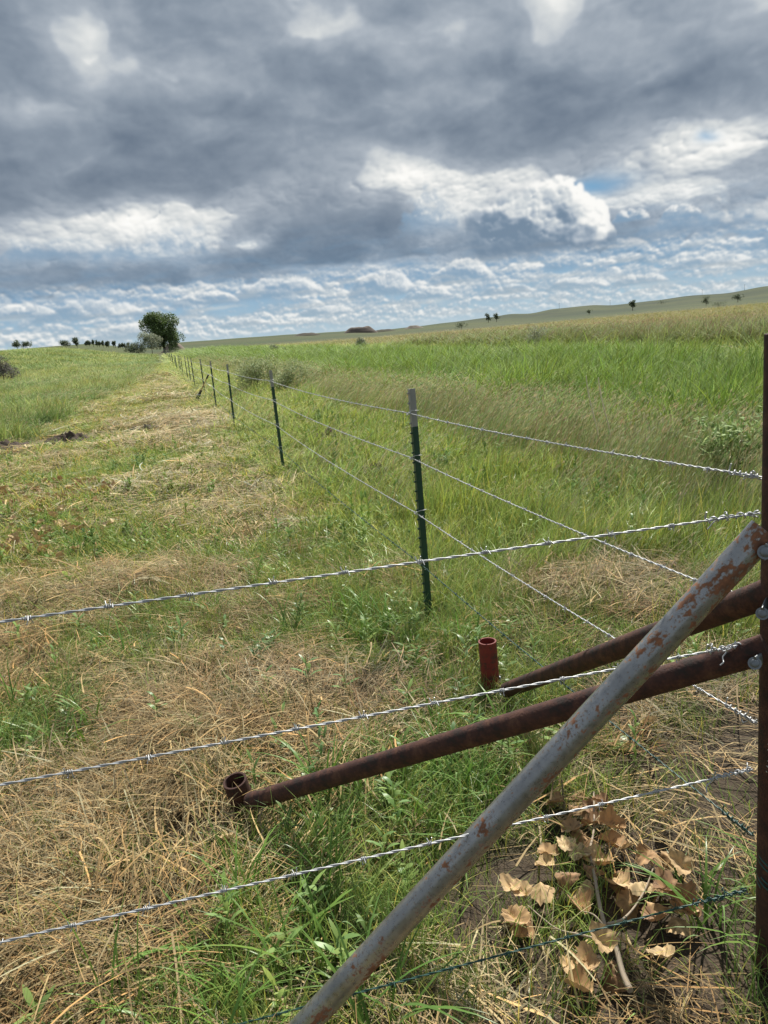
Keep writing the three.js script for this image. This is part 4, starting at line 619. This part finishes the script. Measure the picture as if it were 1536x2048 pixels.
function woody(name, cat, label, pos, h, w, o) {
  const r = rng(o.seed ?? 1), t = thing(name, pos, label, cat, o.group), lobes = []; const nl = o.lobes ?? 9;
  for (let i = 0; i < nl; i++) { const a = i * 2.4 + r() * 0.8, f = Math.sqrt((i + 0.5) / nl), y = mix(o.low ?? 0.3, 0.84, r()) * h, rr = w * 0.5 * mix(0.3, 0.46, r()), d = Math.max(0, w * 0.5 - rr * 0.8) * f * (1 - 0.35 * Math.pow((y / h - 0.45) * 1.6, 2)); lobes.push([Math.cos(a) * d, y, Math.sin(a) * d, rr, rr * (o.flat ?? 0.85)]); }
  lobes.push([0, h * 0.55, 0, w * 0.26, h * 0.28]);
  part(cat === 'tree' ? 'trunk' : 'stems', limbs(h, w * 0.4, o.trunk ?? h * 0.03, o.limbs ?? 7, r, o.base ?? 0.2), M.bark, t); part('crown', crownGeo([...lobes, ...(o.extra ?? [])], o.leaves ?? 3000, o.size ?? h * 0.035, r, o.round ?? 0.6), o.mat, t); return t;
}
const GT = leafy([0.125, 0.19, 0.05]), GD = leafy([0.12, 0.155, 0.075]), SAGE = leafy([0.3, 0.33, 0.22]), OLIVE = leafy([0.33, 0.38, 0.17]), GREYB = leafy([0.13, 0.12, 0.1]);
woody('cottonwood_tree', 'tree', 'big dark green round tree where the long fence ends', onLand(-14.85, 250), 12.6, 13, { seed: 4, mat: GT, leaves: 26000, size: 0.45, trunk: 0.42, lobes: 26, low: 0.12, extra: [[-3.4, 3.2, 0, 2.2, 1.8], [3.2, 3.4, 0, 2.1, 1.7], [0.5, 3, 1, 2, 1.6], [6.3, 4.2, 1, 1.1, 1.6], [5.3, 9.3, 0, 0.9, 1.2], [-6, 9.6, 0, 1.1, 1.1]] });
woody('grey_shrub', 'shrub', 'grey green shrub in front of the big tree', onLand(-15.7, 225), 6.2, 8, { seed: 9, mat: SAGE, leaves: 6000, size: 0.28, low: 0.2, trunk: 0.1 });
woody('dark_bush', 'bush', 'dark green bush left of the big tree', onLand(-16.75, 240), 3.8, 8, { seed: 12, mat: GD, leaves: 4000, size: 0.3, low: 0.2, trunk: 0.1 });
woody('bare_shrub', 'shrub', 'grey brown twiggy shrub cut by the left edge', onLand(-25.55, 68), 2.7, 2.9, { seed: 15, mat: GREYB, leaves: 5000, size: 0.1, low: 0.2, trunk: 0.05, limbs: 14 });
woody('skyline_tree', 'tree', 'leftmost small dark tree pair on the left skyline', onLand(-24.35, 420), 4.6, 6.4, { seed: 20, mat: GD, leaves: 1200, size: 0.5, group: 'small trees on the left skyline' });
woody('skyline_tree', 'tree', 'second small dark tree on the left skyline', onLand(-23.75, 420), 4.4, 6.6, { seed: 21, mat: GD, leaves: 1200, size: 0.5, group: 'small trees on the left skyline' });
woody('skyline_tree', 'tree', 'low flat dark tree on the left skyline', onLand(-21.35, 420), 3.8, 6.2, { seed: 22, mat: GD, leaves: 1200, size: 0.5, group: 'small trees on the left skyline' });
woody('skyline_tree', 'tree', 'upright dark tree on the skyline left of the tree row', onLand(-20.6, 420), 5, 4.8, { seed: 23, mat: GD, leaves: 1200, size: 0.5, group: 'small trees on the left skyline' });
for (let i = 0; i < 15; i++) { const az = -20 + i * 0.215, r = rng(i + 300); woody('windbreak_tree', 'tree', `${ORD[i]} small dark tree from the left in the even windbreak row`, onLand(az + (r() - 0.5) * 0.12, 480), 3.6 + r() * 1.6, 2.4 + r() * 1.4, { seed: 40 + i, mat: GD, leaves: 500, size: 0.5, lobes: 4, group: 'even row of trees on the skyline' }); }
woody('silver_shrub', 'shrub', 'leafy silver green shrub behind the second fence post', onLand(-8.6, 26.2), 1.2, 2.2, { seed: 61, mat: OLIVE, leaves: 7000, size: 0.08, round: 0.32, low: 0.2, trunk: 0.018, limbs: 16 });
woody('silver_shrub', 'shrub', 'smaller silver green shrub right of the leafy one', onLand(-6.2, 24.5), 0.95, 1.7, { seed: 62, mat: OLIVE, leaves: 6000, size: 0.075, round: 0.32, low: 0.2, trunk: 0.014, limbs: 14 });
woody('sage_bush', 'bush', 'grey sage bush by the pale mown strip left of centre', onLand(-6.85, 80), 1.5, 1.9, { seed: 63, mat: SAGE, leaves: 3000, size: 0.12, low: 0.2, trunk: 0.02 });
woody('sage_bush', 'bush', 'grey sage bush below the big brown mound', onLand(-0.5, 85), 1.35, 1.9, { seed: 64, mat: SAGE, leaves: 3000, size: 0.12, low: 0.2, trunk: 0.02 });
woody('sage_bush', 'bush', 'tall wispy sage bush above the green grass band', onLand(12.2, 42), 1.75, 1.5, { seed: 65, mat: SAGE, leaves: 2200, size: 0.085, round: 0.35, low: 0.25, trunk: 0.02, limbs: 16 });
woody('willow_shoots', 'shrub', 'bright leafy shoots beside the corner post at right edge', [3.0, land(3.0, -6.1), -6.1], 0.85, 1.0, { seed: 66, mat: leafy([0.26, 0.36, 0.1]), leaves: 1800, size: 0.075, round: 0.25, low: 0.2, trunk: 0.008, limbs: 16 });
// scattered trees and bushes on the far plain and hills; distance found where the slope meets that elevation
function onHill(az, el) { for (let d = 230; d < ridgeDist(az); d += 6) { const p = onLand(az, d); if (Math.atan2(p[1] - EYE, d) / D2R >= el) return p; } return onLand(az, ridgeDist(az)); }
[['dark round bush in the far meadow right of centre', 6.9, -0.3, 3, 6], ['left one of two dark trees on the far plain', 8.9, 0.05, 8, 6.5], ['right one of two dark trees on the far plain', 9.5, 0.05, 8, 7], ['small dark bush on the far plain right of the two trees', 16.05, -0.05, 5, 6], ['lone dark tree on the hillside', 19, -0.02, 10, 8], ['low dark scrub on the hillside right of the lone tree', 20.9, 0.25, 4, 14], ['small dark bush under the right hill', 23.75, -0.12, 6, 7], ['flat dark bush nearest on the right plain', 24.5, -0.3, 2.5, 8], ['ragged dark clump near the right edge of the hill', 25.7, -0.08, 7, 9], ['low dark scrub high on the right hill', 23.7, 0.3, 4, 12]].forEach(([label, az, el, h, w], i) => woody('distant_bush', 'bush', label, onHill(az, el), h, w, { seed: 80 + i, mat: GD, leaves: 700, size: h * 0.1, lobes: 6, group: 'dark bushes on the far hills' }));
// earth mounds
function mound(label, az, d, w, h, col, flat) { const [x, y, z] = onLand(az, d), pos = [], idx = [], N = 40, K = 10, c = []; for (let j = 0; j <= K; j++) for (let i = 0; i <= N; i++) { const a = ((i % N) / N) * 6.2832, f = j / K, px = Math.cos(a) * w * 0.5 * f, pz = Math.sin(a) * w * 0.3 * f, n = fbm(px * 0.2 + d, pz * 0.2, 4); pos.push(px, h * (1 - S(flat, 1, f)) * (0.9 + 0.3 * n) - (j === K ? 2 : 0.1), pz); const v = 0.85 + 0.4 * n; c.push(col[0] * v, col[1] * v, col[2] * v); if (i && j) { const b = j * (N + 1) + i; idx.push(b - N - 2, b - N - 1, b - 1, b - N - 1, b, b - 1); } } const m = part(numbered('earth_mound'), geom(pos, idx, null, c), M.soil); m.position.set(x, y, z); tag(m, label, 'mound'); }
mound('large flat topped brown earth mound on the horizon', -0.6, 640, 31, 5.2, [0.15, 0.12, 0.1], 0.45);
mound('long low dark earth mound left of the brown one', -4.6, 640, 27, 2.6, [0.09, 0.08, 0.06], 0.3);
mound('low dark bank right of the brown mound', 1.2, 660, 26, 2.2, [0.08, 0.075, 0.05], 0.3);
mound('small pale rocky mound far right of the brown one', 3.4, 700, 22, 3, [0.22, 0.19, 0.15], 0.2);
{ const t = onLand(-14.2, 262), pos = []; mound('pinkish bare earth bank right of the big tree', -14.15, 262, 10, 3.4, [0.33, 0.26, 0.22], 0.25); }
for (const [az, k] of [[14.0, 'leftmost'], [17.5, 'second'], [23.5, 'third'], [26.1, 'rightmost']]) { const d = ridgeDist(az) - 4, [x, y, z] = onLand(az, d), t = thing('utility_pole', [x, y, z], `${k} of four thin utility poles on the hill ridge`, 'pole', 'utility poles on the ridge'); part('pole', new THREE.CylinderGeometry(0.16, 0.2, 9, 8).translate(0, 4.3, 0), M.bark, t); part('crossarm', new THREE.BoxGeometry(2.6, 0.2, 0.2).translate(0, 8.2, 0.22), M.bark, t); }
renderer.render(scene, camera);
